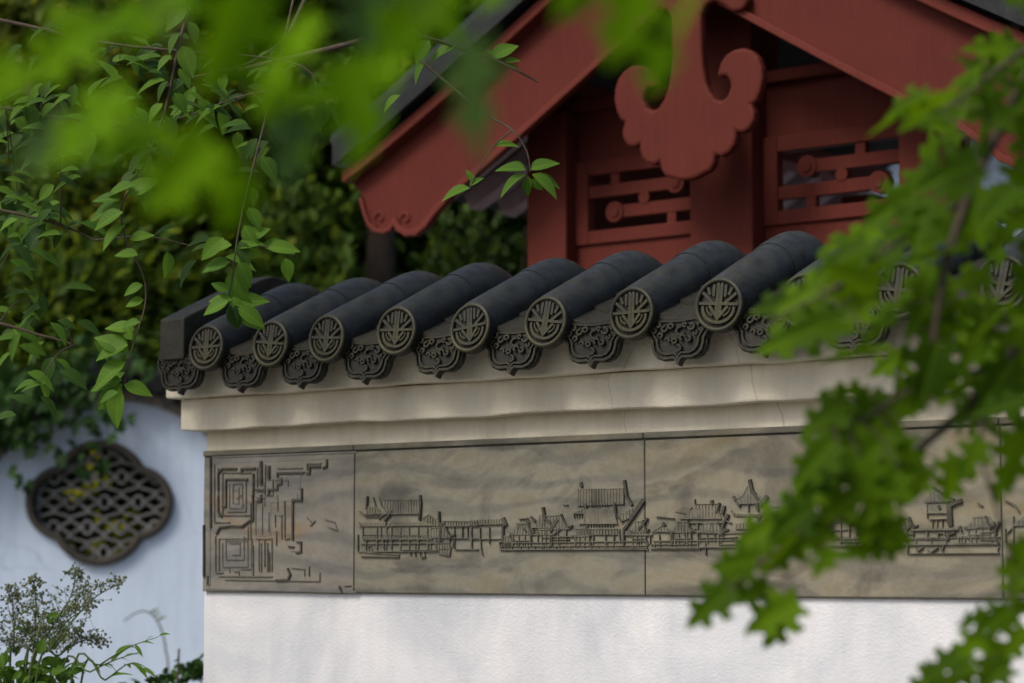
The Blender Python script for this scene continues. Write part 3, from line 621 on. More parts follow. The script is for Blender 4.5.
# ================================================================== RED PAVILION
ZP = 9.5; SC = 1.075
pav = tag(empty('pavilion', (0, ZP, 0), -TH), 'oxide red timber pavilion with grey gable roof and carved pendant behind the tiled wall', 'pavilion')
def gz(t, off): return off-.62*t+.068*(t/1.715)**4   # the rake flattens towards the eave
def mir(pts, k): return [(SC+k*t, z) for t, z in pts]
DB = .28; BACK = 2.6                       # rake board in front of the gable wall; depth of the pavilion
endp = [(1.715,3.224),(1.663,3.183),(1.638,3.138),(1.618,3.078),(1.593,3.028),(1.558,3.000),(1.513,2.991),(1.478,3.000),(1.450,3.028),(1.425,2.996),(1.383,2.973),(1.333,2.973),(1.288,2.998),(1.243,3.043),(1.183,3.103)]
for k in (-1, 1):
    top = [(t, gz(t, 4.222)) for t in [0, .3, .6, .9, 1.2, 1.5]]; low = [(t, gz(t, 3.815)) for t in [1.1, .9, .6, .3, 0]]
    m = MB(); m.prism(mir(top+endp+low, k), -DB-.02, -DB+.02); bb = m.build('bargeboard', M['red'], pav, .004)
    # projecting cover strip along the top, bead along the bottom, scrolls at the foot
    m = MB(); tt = [i*1.70/12 for i in range(13)]
    m.prism(mir([(t, gz(t, 4.250)) for t in tt]+[(t, gz(t, 4.196)) for t in tt[::-1]], k), -DB-.085, -DB+.03); m.build('cover_strip', M['red_trim'], bb, .005)
    m = MB(); tt = [i*1.15/10 for i in range(11)]+[1.243, 1.288, 1.333, 1.383, 1.425, 1.450]
    lo = [gz(t, 3.815) for t in tt[:11]]+[3.043, 2.998, 2.973, 2.973, 2.996, 3.028]
    m.stroke(mir(list(zip(tt, lo)), k), .028, -DB-.042, -DB-.005, .001); 
    m.stroke(mir([(1.45,3.028),(1.478,3.0),(1.513,2.991),(1.558,3.0),(1.593,3.028),(1.618,3.078),(1.638,3.138)], k), .018, -DB-.038, -DB-.005, .001)
    m.build('bead', M['red_trim'], bb, .004)
    for (cx_, cz_) in ((1.538, 3.050), (1.398, 3.033)):
        m = MB()
        sp = [(cx_+(.040-.0045*i)*math.cos(R(-60+48*i)), cz_+(.040-.0045*i)*math.sin(R(-60+48*i))) for i in range(9)]
        m.tube([(x, -DB-.022, z) for x, z in mir(sp, k)], .006, 6)
        m.build('scroll', M['red_trim'], bb)
    # roof slope: slab, barrel rows seen from the gable, dark soffit boards
    m = MB(); y0, y1 = -DB-.13, BACK+.5
    tt = [0, .35, .7, 1.05, 1.4, 1.715]
    P = [(t, gz(t, 4.272)) for t in tt]; Q = [(t, gz(t, 4.362)) for t in tt[::-1]]
    m.prism(mir(P+Q, k), y0, y1)
    nrow = 12
    for j in range(nrow):
        y = y0+.07+(y1-y0-.14)*j/(nrow-1)
        m.tube([(SC+k*t, y, gz(t, 4.377)) for t in [.02, .5, 1.0, 1.5, 1.73]], .062, 10)
    rf = m.build('roof_slope', M['far_tile'], pav)
    m = MB(); m.prism(mir([(t, gz(t, 4.241)) for t in tt[:-1]+[1.74]]+[(t, gz(t, 4.269)) for t in [1.74]+tt[:-1][::-1]], k), -DB+.035, y1-.05); m.build('soffit', M['dark_wood'], rf)
    for j in range(13):
        y = -.02+(BACK+.35)*j/12
        m = MB(); m.prism(mir([(t, gz(t, 4.150)) for t in (.98, 1.2, 1.45, 1.64)]+[(t, gz(t, 4.239)) for t in (1.68, 1.45, 1.2, .98)], k), y-.042, y+.042)
        m.build('rafter', M['rafter'], pav)
m = MB(); m.box(SC-.12, SC+.12, -DB-.14, BACK+.5, 4.36, 4.58); m.tube([(SC, -DB-.16, 4.62), (SC, BACK+.5, 4.62)], .09, 12); m.build('ridge', M['far_tile'], pav)
# pendant board
PH = [(0,3.075),(.035,3.078),(.067,3.090),(.100,3.100),(.118,3.125),(.124,3.158),(.152,3.148),(.185,3.160),(.208,3.185),(.217,3.215),(.216,3.236),(.245,3.226),(.275,3.240),(.295,3.268),(.298,3.298),(.285,3.329),(.305,3.340),(.324,3.375),(.335,3.42),(.332,3.46),(.318,3.50),(.29,3.53),(.25,3.547),(.21,3.545),(.174,3.530),(.15,3.50),(.138,3.465),(.145,3.445),(.160,3.452),(.178,3.450),(.192,3.43),(.194,3.405),(.182,3.375),(.155,3.358),(.127,3.368),(.102,3.40),(.087,3.434),(.075,3.50),(.070,3.556),(.068,3.70),(.085,3.735),(.13,3.745),(.17,3.72),(.205,3.69),(.25,3.69),(.275,3.72),(.27,3.76),(.2,3.80),(0,3.90)]
m = MB(); m.prism([(SC+.02+h, z-.028) for h, z in PH]+[(SC+.02-h, z-.028) for h, z in PH[::-1][1:-1]], -DB-.066, -DB-.021); m.build('pendant_board', M['red'], pav, .015)
# gable wall
def post(s0, s1, p, y=0, z1=3.45, mat='red'):
    m = MB(); m.box(s0, s1, y-p, y+.14, 0, z1); return m.build('post', M[mat], pav, .008)
post(.122, .322, .06); post(.930, 1.215, .075, z1=3.9); post(1.833, 2.03, .06)
for s0, s1 in ((.322, .93), (1.215, 1.833)):
    k = s0 < 1
    x0, x1, z0, z1 = s0+.035, s1-.01, 2.955, 3.195
    m = MB()                                # frame round the opening, bars and knobs
    m.box(s0, x0+.028, .005, .055, z0-.055, z1+.05); m.box(x1-.02, x1+.02, .005, .055, z0-.055, z1+.05)
    m.box(x0+.028, x1-.02, .006, .054, z0-.055, z0); m.box(x0+.028, x1-.02, .006, .054, z1-.012, z1+.05)
    xa, xb = x0+.028, x1-.02; W = xb-xa; rowh = (z1-.012-z0)/5
    za, zb = z0+rowh*1.5, z0+rowh*3.5
    bar = .026
    if k: A, B_ = (xa, xb-.09), (xa+.13, xb)         # upper bar from the left, lower bar with its rounded head at the left
    else: A, B_ = (xa+.13, xb), (xa, xb-.09)
    for (u0, u1), zz in ((A, zb), (B_, za)):
        m.box(u0, u1, .012, .050, zz-bar, zz+bar)
        hx = u1 if abs(u0-xa) < 1e-6 else u0
        m.tube([(hx, .006, zz), (hx, .052, zz)], .042, 20); m.tube([(hx, .000, zz), (hx, .01, zz)], .022, 16)
    m.tube([(xa+W*.53, .008, (za+zb)/2), (xa+W*.53, .050, (za+zb)/2)], .026, 14)
    for zz, fx in ((z1-.012-rowh*.5, .25 if k else .68), (z0+rowh*.45, .78 if k else .27)):
        m.box(xa+W*fx-.022, xa+W*fx+.022, .014, .048, zz-rowh*.62, zz+rowh*.62)
    m.build('lattice_panel', M['red'], pav, .004)
    m = MB(); m.box(s0, s1, .02, .06, .1, z0-.055); m.build('lower_panel', M['red'], pav, .004)
    m = MB(); m.box(s0, s1, .03, .09, z1+.052, 3.455); m.build('upper_board', M['red'], pav, .004)
m = MB(); m.box(-.02, 2.17, -.02, .13, 3.452, 3.50); m.build('tie_beam', M['red'], pav, .006)
for s in (.22, 1.93):
    m = MB(); m.box(s-.07, s+.07, -DB+.03, BACK+.2, 3.50, 3.60); m.build('purlin', M['red_trim'], pav, .006)
m = MB(); m.box(SC-.07, SC+.07, -DB+.03, BACK+.2, 3.92, 4.04); m.build('purlin', M['red_trim'], pav, .006)
for s in (.22, 1.93): post(s-.095, s+.095, .05, BACK)
m = MB(); m.box(.07, 2.0, BACK-.04, BACK+.10, 3.25, 3.36); m.build('tie_beam', M['red'], pav, .006)
m = MB(); m.box(.165, .215, .08, 1.55, .12, 3.47); m.build('side_panel', M['red'], pav, .004)
m = MB(); m.box(-.35, 2.42, -.35, BACK+.35, 0, .12); m.build('plinth', M['stone_edge'], pav, .01)

# a pale house behind the pavilion
hx0, hx1 = .6, 5.6
hs = tag(empty('house', (3.1, 15.5, 0)), 'pale plastered house glimpsed through the pavilion lattice', 'house')
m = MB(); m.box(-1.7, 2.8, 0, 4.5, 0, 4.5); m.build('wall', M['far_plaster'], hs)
m = MB(); m.prism([(-2.5, 4.5), (3.1, 4.5), (2.3, 5.0), (-1.7, 5.0)], -.4, 4.9); m.build('roof', M['far_tile'], hs)

# ================================================================== CURVED WHITE WALL WITH QUATREFOIL WINDOW
YB = 13.0
cw = tag(empty('garden_wall', (-2.25, YB, 0)), 'white garden wall with a humped tiled coping and dark quatrefoil lattice window', 'wall')
def hump(x):                               # wave of round humps, 2.3 m apart
    p = 2.3; u = (x+p/2) % p - p/2
    r = .78; zc = 1.80
    a = zc+math.sqrt(max(0, r*r-u*u)) if abs(u) < r*.86 else None
    edge = zc+math.sqrt(r*r-(r*.86)**2)
    return a if a is not None else edge-.10*math.sin(math.pi*(abs(u)-r*.86)/(p-2*r*.86))
WC = (-.075, 1.955); LR, OX, OY = .203, .207, .155
def quatre(k=0.0, n=15):
    """outline of four lobes round the window centre, wide lobes top and bottom"""
    pts = []
    for i in range(4*n*2):
        a = 2*math.pi*i/(8*n); dx, dz = math.cos(a), math.sin(a); best = 0
        for (cx_, cz_, r_) in ((OX, 0, .203+k), (-OX, 0, .203+k), (0, .075, .272+k), (0, -.075, .272+k)):
            bq = dx*cx_+dz*cz_; cq = cx_*cx_+cz_*cz_-r_*r_; disc = bq*bq-cq
            if disc > 0: best = max(best, bq+math.sqrt(disc))
        pts.append((WC[0]+best*dx, WC[1]+best*dz))
    return pts
# wall body: front and back sheets with the opening cut through
inner = quatre(-.005); xs = [-5.2+10.4*i/208 for i in range(209)]
TB = .30
def wall_sheet(bm, y):
    out = [(x, hump(x)) for x in xs]; poly = [(-5.2, 0)]+out+[(5.2, 0)]
    ev = [bm.verts.new((p[0], y, p[1])) for p in poly]; iv = [bm.verts.new((p[0], y, p[1])) for p in inner]
    ee = [bm.edges.new((ev[i], ev[(i+1) % len(ev)])) for i in range(len(ev))]+[bm.edges.new((iv[i], iv[(i+1) % len(iv)])) for i in range(len(iv))]
    bmesh.ops.triangle_fill(bm, edges=ee, use_beauty=True); return ev, iv
bm = bmesh.new(); e0, i0 = wall_sheet(bm, 0); e1, i1 = wall_sheet(bm, TB)
for A, B_ in ((e0, e1), (i0, i1)):
    for i in range(len(A)): bm.faces.new((A[i], A[(i+1) % len(A)], B_[(i+1) % len(A)], B_[i]))
bmesh.ops.recalc_face_normals(bm, faces=bm.faces)
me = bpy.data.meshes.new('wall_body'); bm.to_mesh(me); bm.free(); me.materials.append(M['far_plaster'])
o = bpy.data.objects.new('wall_body', me); COL.objects.link(o); o.parent = cw
# moulding and coping that follow the humps
def curve_strip(z0, z1, y0, y1):
    m = MB(); vs = []
    for x in xs:
        h = hump(x); vs += [(x, y0, h+z0), (x, y0, h+z1), (x, y1, h+z1), (x, y1, h+z0)]
    fs = []
    for i in range(len(xs)-1):
        a = 4*i; fs += [(a, a+4, a+5, a+1), (a+1, a+5, a+6, a+2), (a+2, a+6, a+7, a+3), (a+3, a+7, a+4, a)]
    m.add(vs, fs); return m
curve_strip(-.045, .015, -.035, TB+.035).build('moulding', M['mould'], cw)
curve_strip(.015, .07, -.07, TB+.07).build('coping', M['far_tile'], cw)
cop = None; L = 0; last = None
x = -5.1
while x < 5.1:
    h = hump(x); dz = (hump(x+.01)-hump(x-.01))/.02; ang = math.atan(max(-2, min(2, dz)))
    if cop is None:
        m = MB(); n = 16
        for z, r_, y0, y1 in ((.075, .052, -.16, TB+.16),):
            m.tube([(0, y0, z), (0, TB/2, z+.10), (0, y1, z)], r_, n)
        m.prism([(.045, .05), (.125, .05), (.12, -.01), (.085, -.05), (.05, -.01)], -.13, -.115)
        m.prism([(.05, .03), (.13, .03), (.13, .07), (.05, .07)], -.12, TB+.12)
        cop = m.build('coping_tile', M['far_tile'], cw)
        t = cop
    else:
        t = cop.copy(); COL.objects.link(t); t.parent = cw
    t.location = (x, 0, h); t.rotation_euler = (0, -ang, 0)
    x += .165*math.cos(ang)
# window
def ring(k0, k1, y0, y1):
    m = MB(); a, b_ = quatre(k0), quatre(k1); n = len(a)
    vs = [(p[0], y0, p[1]) for p in a]+[(p[0], y0, p[1]) for p in b_]+[(p[0], y1, p[1]) for p in a]+[(p[0], y1, p[1]) for p in b_]
    fs = []
    for i in range(n):
        j = (i+1) % n; fs += [(i, j, n+j, n+i), (2*n+i, 3*n+i, 3*n+j, 2*n+j), (i, 2*n+i, 2*n+j, j), (n+i, n+j, 3*n+j, 3*n+i)]
    m.add(vs, fs); return m
wf = ring(-.035, -.002, -.045, .10).build('window_frame', M['frame'], cw, .006)
ring(-.002, .006, -.030, .02).build('outer_rim', M['frame'], wf, .004)
m = MB()
def inside(x, z, k=-.03):
    x -= WC[0]; z -= WC[1]
    return any((x-a)**2+(z-b)**2 < (r_+k)**2 for a, b, r_ in ((OX, 0, .203), (-OX, 0, .203), (0, .075, .272), (0, -.075, .272)))
def rib(pts):
    run = []
    for p in pts:
        if inside(*p): run.append(p)
        else:
            if len(run) > 1: m.stroke(run, .0128, .03, .085, .002)
            run = []
    if len(run) > 1: m.stroke(run, .0128, .03, .085, .002)
PX, PZ = .190, .142
for r_ in range(-4, 5):
    for c_ in range(-4, 5):
        ox = WC[0]+.02+PX*c_+(PX/2 if r_ % 2 else 0); oz = WC[1]+.005+PZ*r_
        rib([(ox+.027*math.cos(2*math.pi*i/14), oz+.036*math.sin(2*math.pi*i/14)) for i in range(15)])
        for sx in (-1, 1):
            # wave from the side of an oval up and over to the neighbour in the next row
            ax, az = ox+sx*.027, oz
            bx, bz = ox+sx*(PX/2-.027), oz+PZ
            P = [(ax+(bx-ax)*t+sx*.058*math.sin(2*math.pi*t), az+(bz-az)*t+.010*math.sin(math.pi*2*t)) for t in [i/10 for i in range(11)]]
            rib(P)
m.build('lattice', M['lattice'], wf)

# ================================================================== PLANTS
def sub(parent): return parent
def clump_tree(name, label, base, trunk_pts, trunk_r, clumps, nleaf, lsize, mat, group=None, T=T_SM, cat='tree', bark='bark'):
    """trunk, limbs to every leaf clump, and separate leaves through each clump's volume"""
    base = Vector(base); r = tag(empty(name, base), label, cat, group)
    tp = smooth_path(trunk_pts, 5); tubes('trunk', [(tp, taper(len(tp), trunk_r, trunk_r*.35))], M[bark], r, 10)
    limbs = []; P = []; NO = []; TI = []
    vol = [c[1]*c[2]*c[3] for c in clumps]; tot = sum(v**.75 for v in vol)
    for c, v in zip(clumps, vol):
        cc = Vector(c[0]); a = min(tp, key=lambda p: (p-cc).length+abs(p.z-cc.z*.8)*.6)
        mid = (a+cc)/2+Vector((rng.normal()*.1, rng.normal()*.1, .12*(cc-a).length))
        pth = smooth_path([a, mid, cc], 4); limbs.append((pth, taper(len(pth), max(.012, trunk_r*.35), .006)))
        n = max(20, int(nleaf*v**.75/tot))
        # sub-clusters make the clump uneven with gaps
        ns = max(5, n//70); sc_ = rdir(ns)*(rng.random((ns, 1))**.45)*np.array(c[1:4])+np.array(cc)
        idx = rng.integers(0, ns, n); loc = sc_[idx]+rng.normal(size=(n, 3))*np.array(c[1:4])*.17
        P.append(loc); out = unit(loc-np.array(cc)+1e-6)
        TI.append(unit(out*.6+rdir(n)*.8+np.array((0, 0, -.35)))); NO.append(unit(rdir(n)*.9+np.array((0, 0, .8))+out*.3))
    tubes('limb', limbs, M[bark], r, 6)
    P, TI, NO = np.concatenate(P), np.concatenate(TI), np.concatenate(NO)
    leaves('foliage', T, P, TI, NO, lsize*rng.uniform(.65, 1.3, len(P)), mat, r); return r
def crown(c, rad, n, spread=1.0, seed=0):
    q = np.random.default_rng(seed); out = []
    for i in range(n):
        d = q.normal(size=3); d /= np.linalg.norm(d); k = q.random()**.4
        rr = q.uniform(.35, .6)*min(rad)
        out.append((tuple(np.array(c)+d*np.array(rad)*k*spread), rr*q.uniform(.9, 1.5), rr*q.uniform(.9, 1.4), rr*q.uniform(.6, .95)))
    return out
# tree whose trunk stands between the curved wall and the red roof
def vtree(px, Y, label, h, rad, zc, n, nleaf, ls, mat, tr=.12, lean=0, seed=1, clumps=None):
    b = at(px, 566, Y); b.z = 0
    tp = [b, b+Vector((lean*.3, 0, h*.35)), b+Vector((lean, .05, h*.7)), b+Vector((lean*1.3, 0, h))]
    cl = clumps or crown((b.x+lean, b.y, zc), rad, n, 1, seed)
    return clump_tree('tree', label, b, tp, tr, cl, nleaf, ls, M[mat], 'trees behind the walls')
vtree(368, 15.5, 'tall tree with a thick bare brown trunk left of the red roof eave', 6.6, (2.1, 1.5, 1.5), 6.4, 16, 9000, .13, 'leaf_far', .15, .1, 3)
vtree(180, 16.5, 'dark leafy tree rising straight behind the quatrefoil window wall', 6.0, (1.9, 1.2, 2.0), 4.4, 24, 15000, .13, 'leaf_far', .10, -.2, 5)
vtree(-10, 15.6, 'olive green tree behind the left end of the curved white wall', 6.2, (1.6, 1.1, 2.0), 4.2, 22, 13000, .13, 'leaf_far2', .09, .2, 8)
vtree(300, 18.6, 'tree with yellowish sunlit leaves deep behind the tiled wall corner', 6.5, (1.9, 1.3, 2.2), 4.2, 22, 13000, .14, 'leaf_far2', .10, .2, 13)
vtree(470, 17.5, 'dark tree filling the gap beneath the red roof eave', 6.4, (1.8, 1.3, 2.4), 3.8, 22, 13000, .14, 'leaf_far', .10, .1, 21)
# far wood as one mass
n = 60000
P = np.column_stack([rng.uniform(-13, 13, n), rng.uniform(20, 25, n), 9.5*rng.random(n)**.85])
cl = rng.uniform((-13, 19.5, .3), (13, 24, 9.5), (420, 3)); idx = rng.integers(0, 420, n)
P = cl[idx]+rng.normal(size=(n, 3))*np.array((.55, .45, .4))
tag(leaves('woodland', T_SM, P, unit(rdir(n)+np.array((0, -.2, -.4))), unit(rdir(n)+np.array((0, -.3, .7))), rng.uniform(.13, .28, n), M['leaf_far']),
    'dense dark woodland massed behind the garden', 'woodland', kind='stuff')

# shrub behind the lattice window with yellow leaves
def bush(name, label, c, rad, n, size, mat, T=T_SM, group=None, stems=7):
    c = Vector(c); b = Vector((c.x, c.y, 0)); r = tag(empty(name, b), label, 'shrub', group)
    st = []
    for i in range(stems):
        e = c+Vector(rng.normal(size=3)*np.array(rad)*.5); st.append((smooth_path([b+Vector(rng.normal(size=3)*.03)*Vector((1, 1, 0)).length, (b+e)/2+Vector((0, 0, .1)), e], 4), taper(9, .014, .004)))
    tubes('stem', st, M['twig'], r, 5)
    ns = max(6, n//40); sc_ = rdir(ns)*(rng.random((ns, 1))**.4)*np.array(rad)+np.array(c)
    P = sc_[rng.integers(0, ns, n)]+rng.normal(size=(n, 3))*np.array(rad)*.14
    P = P[P[:, 2] > .02]; n = len(P)
    out = unit(P-np.array(c))
    leaves('foliage', T, P, unit(out+rdir(n)*.7), unit(rdir(n)*.8+np.array((0, -.3, .9))), size*rng.uniform(.7, 1.25, n), mat, r); return r
bush('shrub', 'shrub with bright yellow green leaves showing through the window lattice', (-2.32, 13.75, 1.95), (.5, .22, .5), 60, .11, M['leaf_yellow'])
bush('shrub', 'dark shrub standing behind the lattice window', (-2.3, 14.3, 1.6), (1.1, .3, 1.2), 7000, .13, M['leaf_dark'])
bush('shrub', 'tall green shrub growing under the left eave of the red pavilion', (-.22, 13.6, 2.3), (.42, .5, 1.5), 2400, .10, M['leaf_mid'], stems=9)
bush('shrub', 'dark leafy shrub standing left of the bare brown trunk', (-1.42, 14.9, 2.9), (.42, .4, 1.3), 2200, .11, M['leaf_far'], stems=6)
bush('shrub', 'leafy green shrub rising behind the hump of the curved wall', (-3.1, 14.6, 2.9), (1.2, .5, 1.1), 4200, .12, M['leaf_far'], stems=9)
bush('shrub', 'low dark green shrub against the foot of the near wall end', at(172, 690, 9.0), (.17, .25, .13), 420, .05, M['leaf_vine'])

# ivy hanging over the hump
def vine():
    b = Vector((-3.25, YB-.15, 0)); r = tag(empty('climbing_vine', b), 'dark lobed vine draped over the hump of the curved white wall', 'vine')
    P = []; st = []
    for x0 in np.linspace(-5.6, -1.2, 34):
        h = hump(x0+2.25)
        k = 110 if x0 < -2.75 else (26 if x0 < -2.2 else 3)
        for i in range(k):
            P.append((x0+rng.normal()*.12, YB-.10-abs(rng.normal())*.12+rng.choice([0, .15]), h+.15+rng.normal()*.07+(.08 if x0 < -2.75 else 0)))
    for (px, py, n_) in ((60, 452, 7), (92, 458, 8), (20, 425, 18), (10, 415, 20), (55, 415, 18), (90, 420, 10), (132, 426, 6), (22, 468, 6), (30, 440, 7), (108, 408, 8), (75, 400, 16)):
        c = at(px, py, YB-.16)
        for i in range(n_): P.append((c.x+rng.normal()*.05, c.y+rng.normal()*.03, c.z+rng.normal()*.045))
    path = [b]+[Vector((-3.25+.03*i, YB-.12, .35*i)) for i in range(1, 6)]+[Vector((x, YB-.13, hump(x+2.25)+.11)) for x in (-3.0, -2.7, -2.4, -2.1, -1.8)]
    sp = smooth_path(path, 4); tubes('stem', [(sp, taper(len(sp), .02, .006)), (smooth_path([Vector((x, YB-.12, hump(x+2.25)+.10)) for x in (-5.5, -5, -4.4, -3.8, -3.2)], 4), .01)], M['twig'], r, 6)
    P = np.array(P); n = len(P)
    leaves('foliage', T_LOB, P, unit(rdir(n)*.6+np.array((0, -.2, -.8))), unit(rdir(n)*.6+np.array((0, -1, .5))), rng.uniform(.05, .095, n), M['leaf_vine'], r)
vine()

# flowering shrub, bottom left
def spray_shrub():
    Y = 7.35; b = at(20, 760, Y); b.z = 0; r = tag(empty('flowering_shrub', b), 'shrub with airy sprays of tiny buds in front of the curved white wall', 'shrub')
    st = []; buds = MB(); fine = []
    top = [((30, 690), (58, 640), (92, 600), (118, 585)), ((22, 690), (45, 640), (70, 598), (76, 574)), ((10, 690), (14, 650), (13, 610), (12, 595)), ((25, 690), (33, 650), (36, 610), (34, 583)), ((35, 690), (60, 655), (85, 640), (100, 648)), ((0, 690), (-15, 650), (-20, 620), (-22, 600)), ((28, 690), (50, 650), (66, 622), (92, 606))]
    for pp in top:
        y0 = Y+rng.normal()*.08
        p = [b+Vector((rng.normal()*.04, 0, 0))]+[at(x, y, y0) for x, y in pp]; sp = smooth_path(p, 6); st.append((sp, taper(len(sp), .0055, .0012)))
        axis = sp[-16:]
        for j in range(44):
            a = axis[int(j/44*len(axis))]; u = j/44
            d = Vector((rng.normal(), rng.normal()*.7, abs(rng.normal())*.7+.3)).normalized()*(.03+.085*(1-u))*rng.uniform(.6, 1.2)
            e = a+d; fine.append(([a, a+d*.5+Vector((0, 0, .006)), e], .0008))
            for q in range(rng.integers(4, 8)):
                c = a+d*rng.uniform(.45, 1.05)+Vector(rng.normal(size=3)*.009); buds.ball(c, rng.uniform(.0028, .0050), 5, 3)
                fine.append(([a+d*.8, c], .0005))
    tubes('stem', st, M['green_stem'], r, 5); tubes('flower_stalk', fine, M['green_stem'], r, 3)
    o = buds.build('flower_bud', M['bud']); o.parent = r; o.matrix_parent_inverse = Matrix.Translation(-r.location)
    P = []
    for i in range(230):
        c = at(rng.uniform(-40, 75), 682+rng.normal()*13, Y+rng.normal()*.12); P.append(c)
    for i in range(7): P.append(at(rng.uniform(10, 60), rng.uniform(610, 665), Y+rng.normal()*.1))
    P = np.array([tuple(p) for p in P]); n = len(P)
    leaves('foliage', T_OV, P, unit(rdir(n)+np.array((.2, 0, .2))), unit(rdir(n)*.6+np.array((0, -.5, .8))), rng.uniform(.035, .065, n), M['leaf_shrub'], r)
spray_shrub()
def long_leaf():
    Y = 7.2; b = at(60, 780, Y); b.z = 0; r = tag(empty('leafy_shrub', b), 'arching shoots with narrow fresh green leaves beside the budding shrub', 'shrub')
    st = []; P = []; TI = []; NO = []; SZ = []
    for pp in (((70, 690), (100, 665), (130, 647), (158, 637)), ((60, 690), (90, 672), (115, 660), (140, 652)), ((80, 690), (105, 680), (128, 664), (142, 668)), ((50, 695), (60, 680), (75, 668), (88, 660))):
        p = [b]+[at(x, y, Y+rng.normal()*.06) for x, y in pp]; sp = smooth_path(p, 6); st.append((sp, taper(len(sp), .005, .001)))
        for j in range(12, len(sp)):
            for k in range(int(rng.random() < .55)):
                t = (sp[j]-sp[j-1]).normalized(); d = (t+Vector(rng.normal(size=3)*.45)).normalized()
                P.append(sp[j]); TI.append(d); NO.append(Vector((rng.normal()*.4, -.4, 1))); SZ.append(rng.uniform(.035, .075))
    tubes('stem', st, M['green_stem'], r, 5); leaves('foliage', T_LONG, [tuple(p) for p in P], [tuple(p) for p in TI], [tuple(p) for p in NO], SZ, M['leaf_twig'], r)
long_leaf()
b = at(165, 700, 11.5); b.z = 0; r = tag(empty('dry_stalk', b), 'thin bent grass stalk curving in front of the curved white wall', 'plant')
sp = smooth_path([b]+[at(x, y, 11.5) for x, y in ((168, 690), (166, 650), (160, 626), (150, 613), (138, 612), (124, 621))], 6)
tubes('stem', [(sp, taper(len(sp), .006, .003))], M['twig'], r, 5)
P = [sp[k] for k in (20, 22, 24)]; leaves('leaf', T_LONG, [tuple(p) for p in P], [(.5, 0, .3)]*3, [(0, -1, .4)]*3, [.05, .04, .05], M['leaf_shrub'], r)

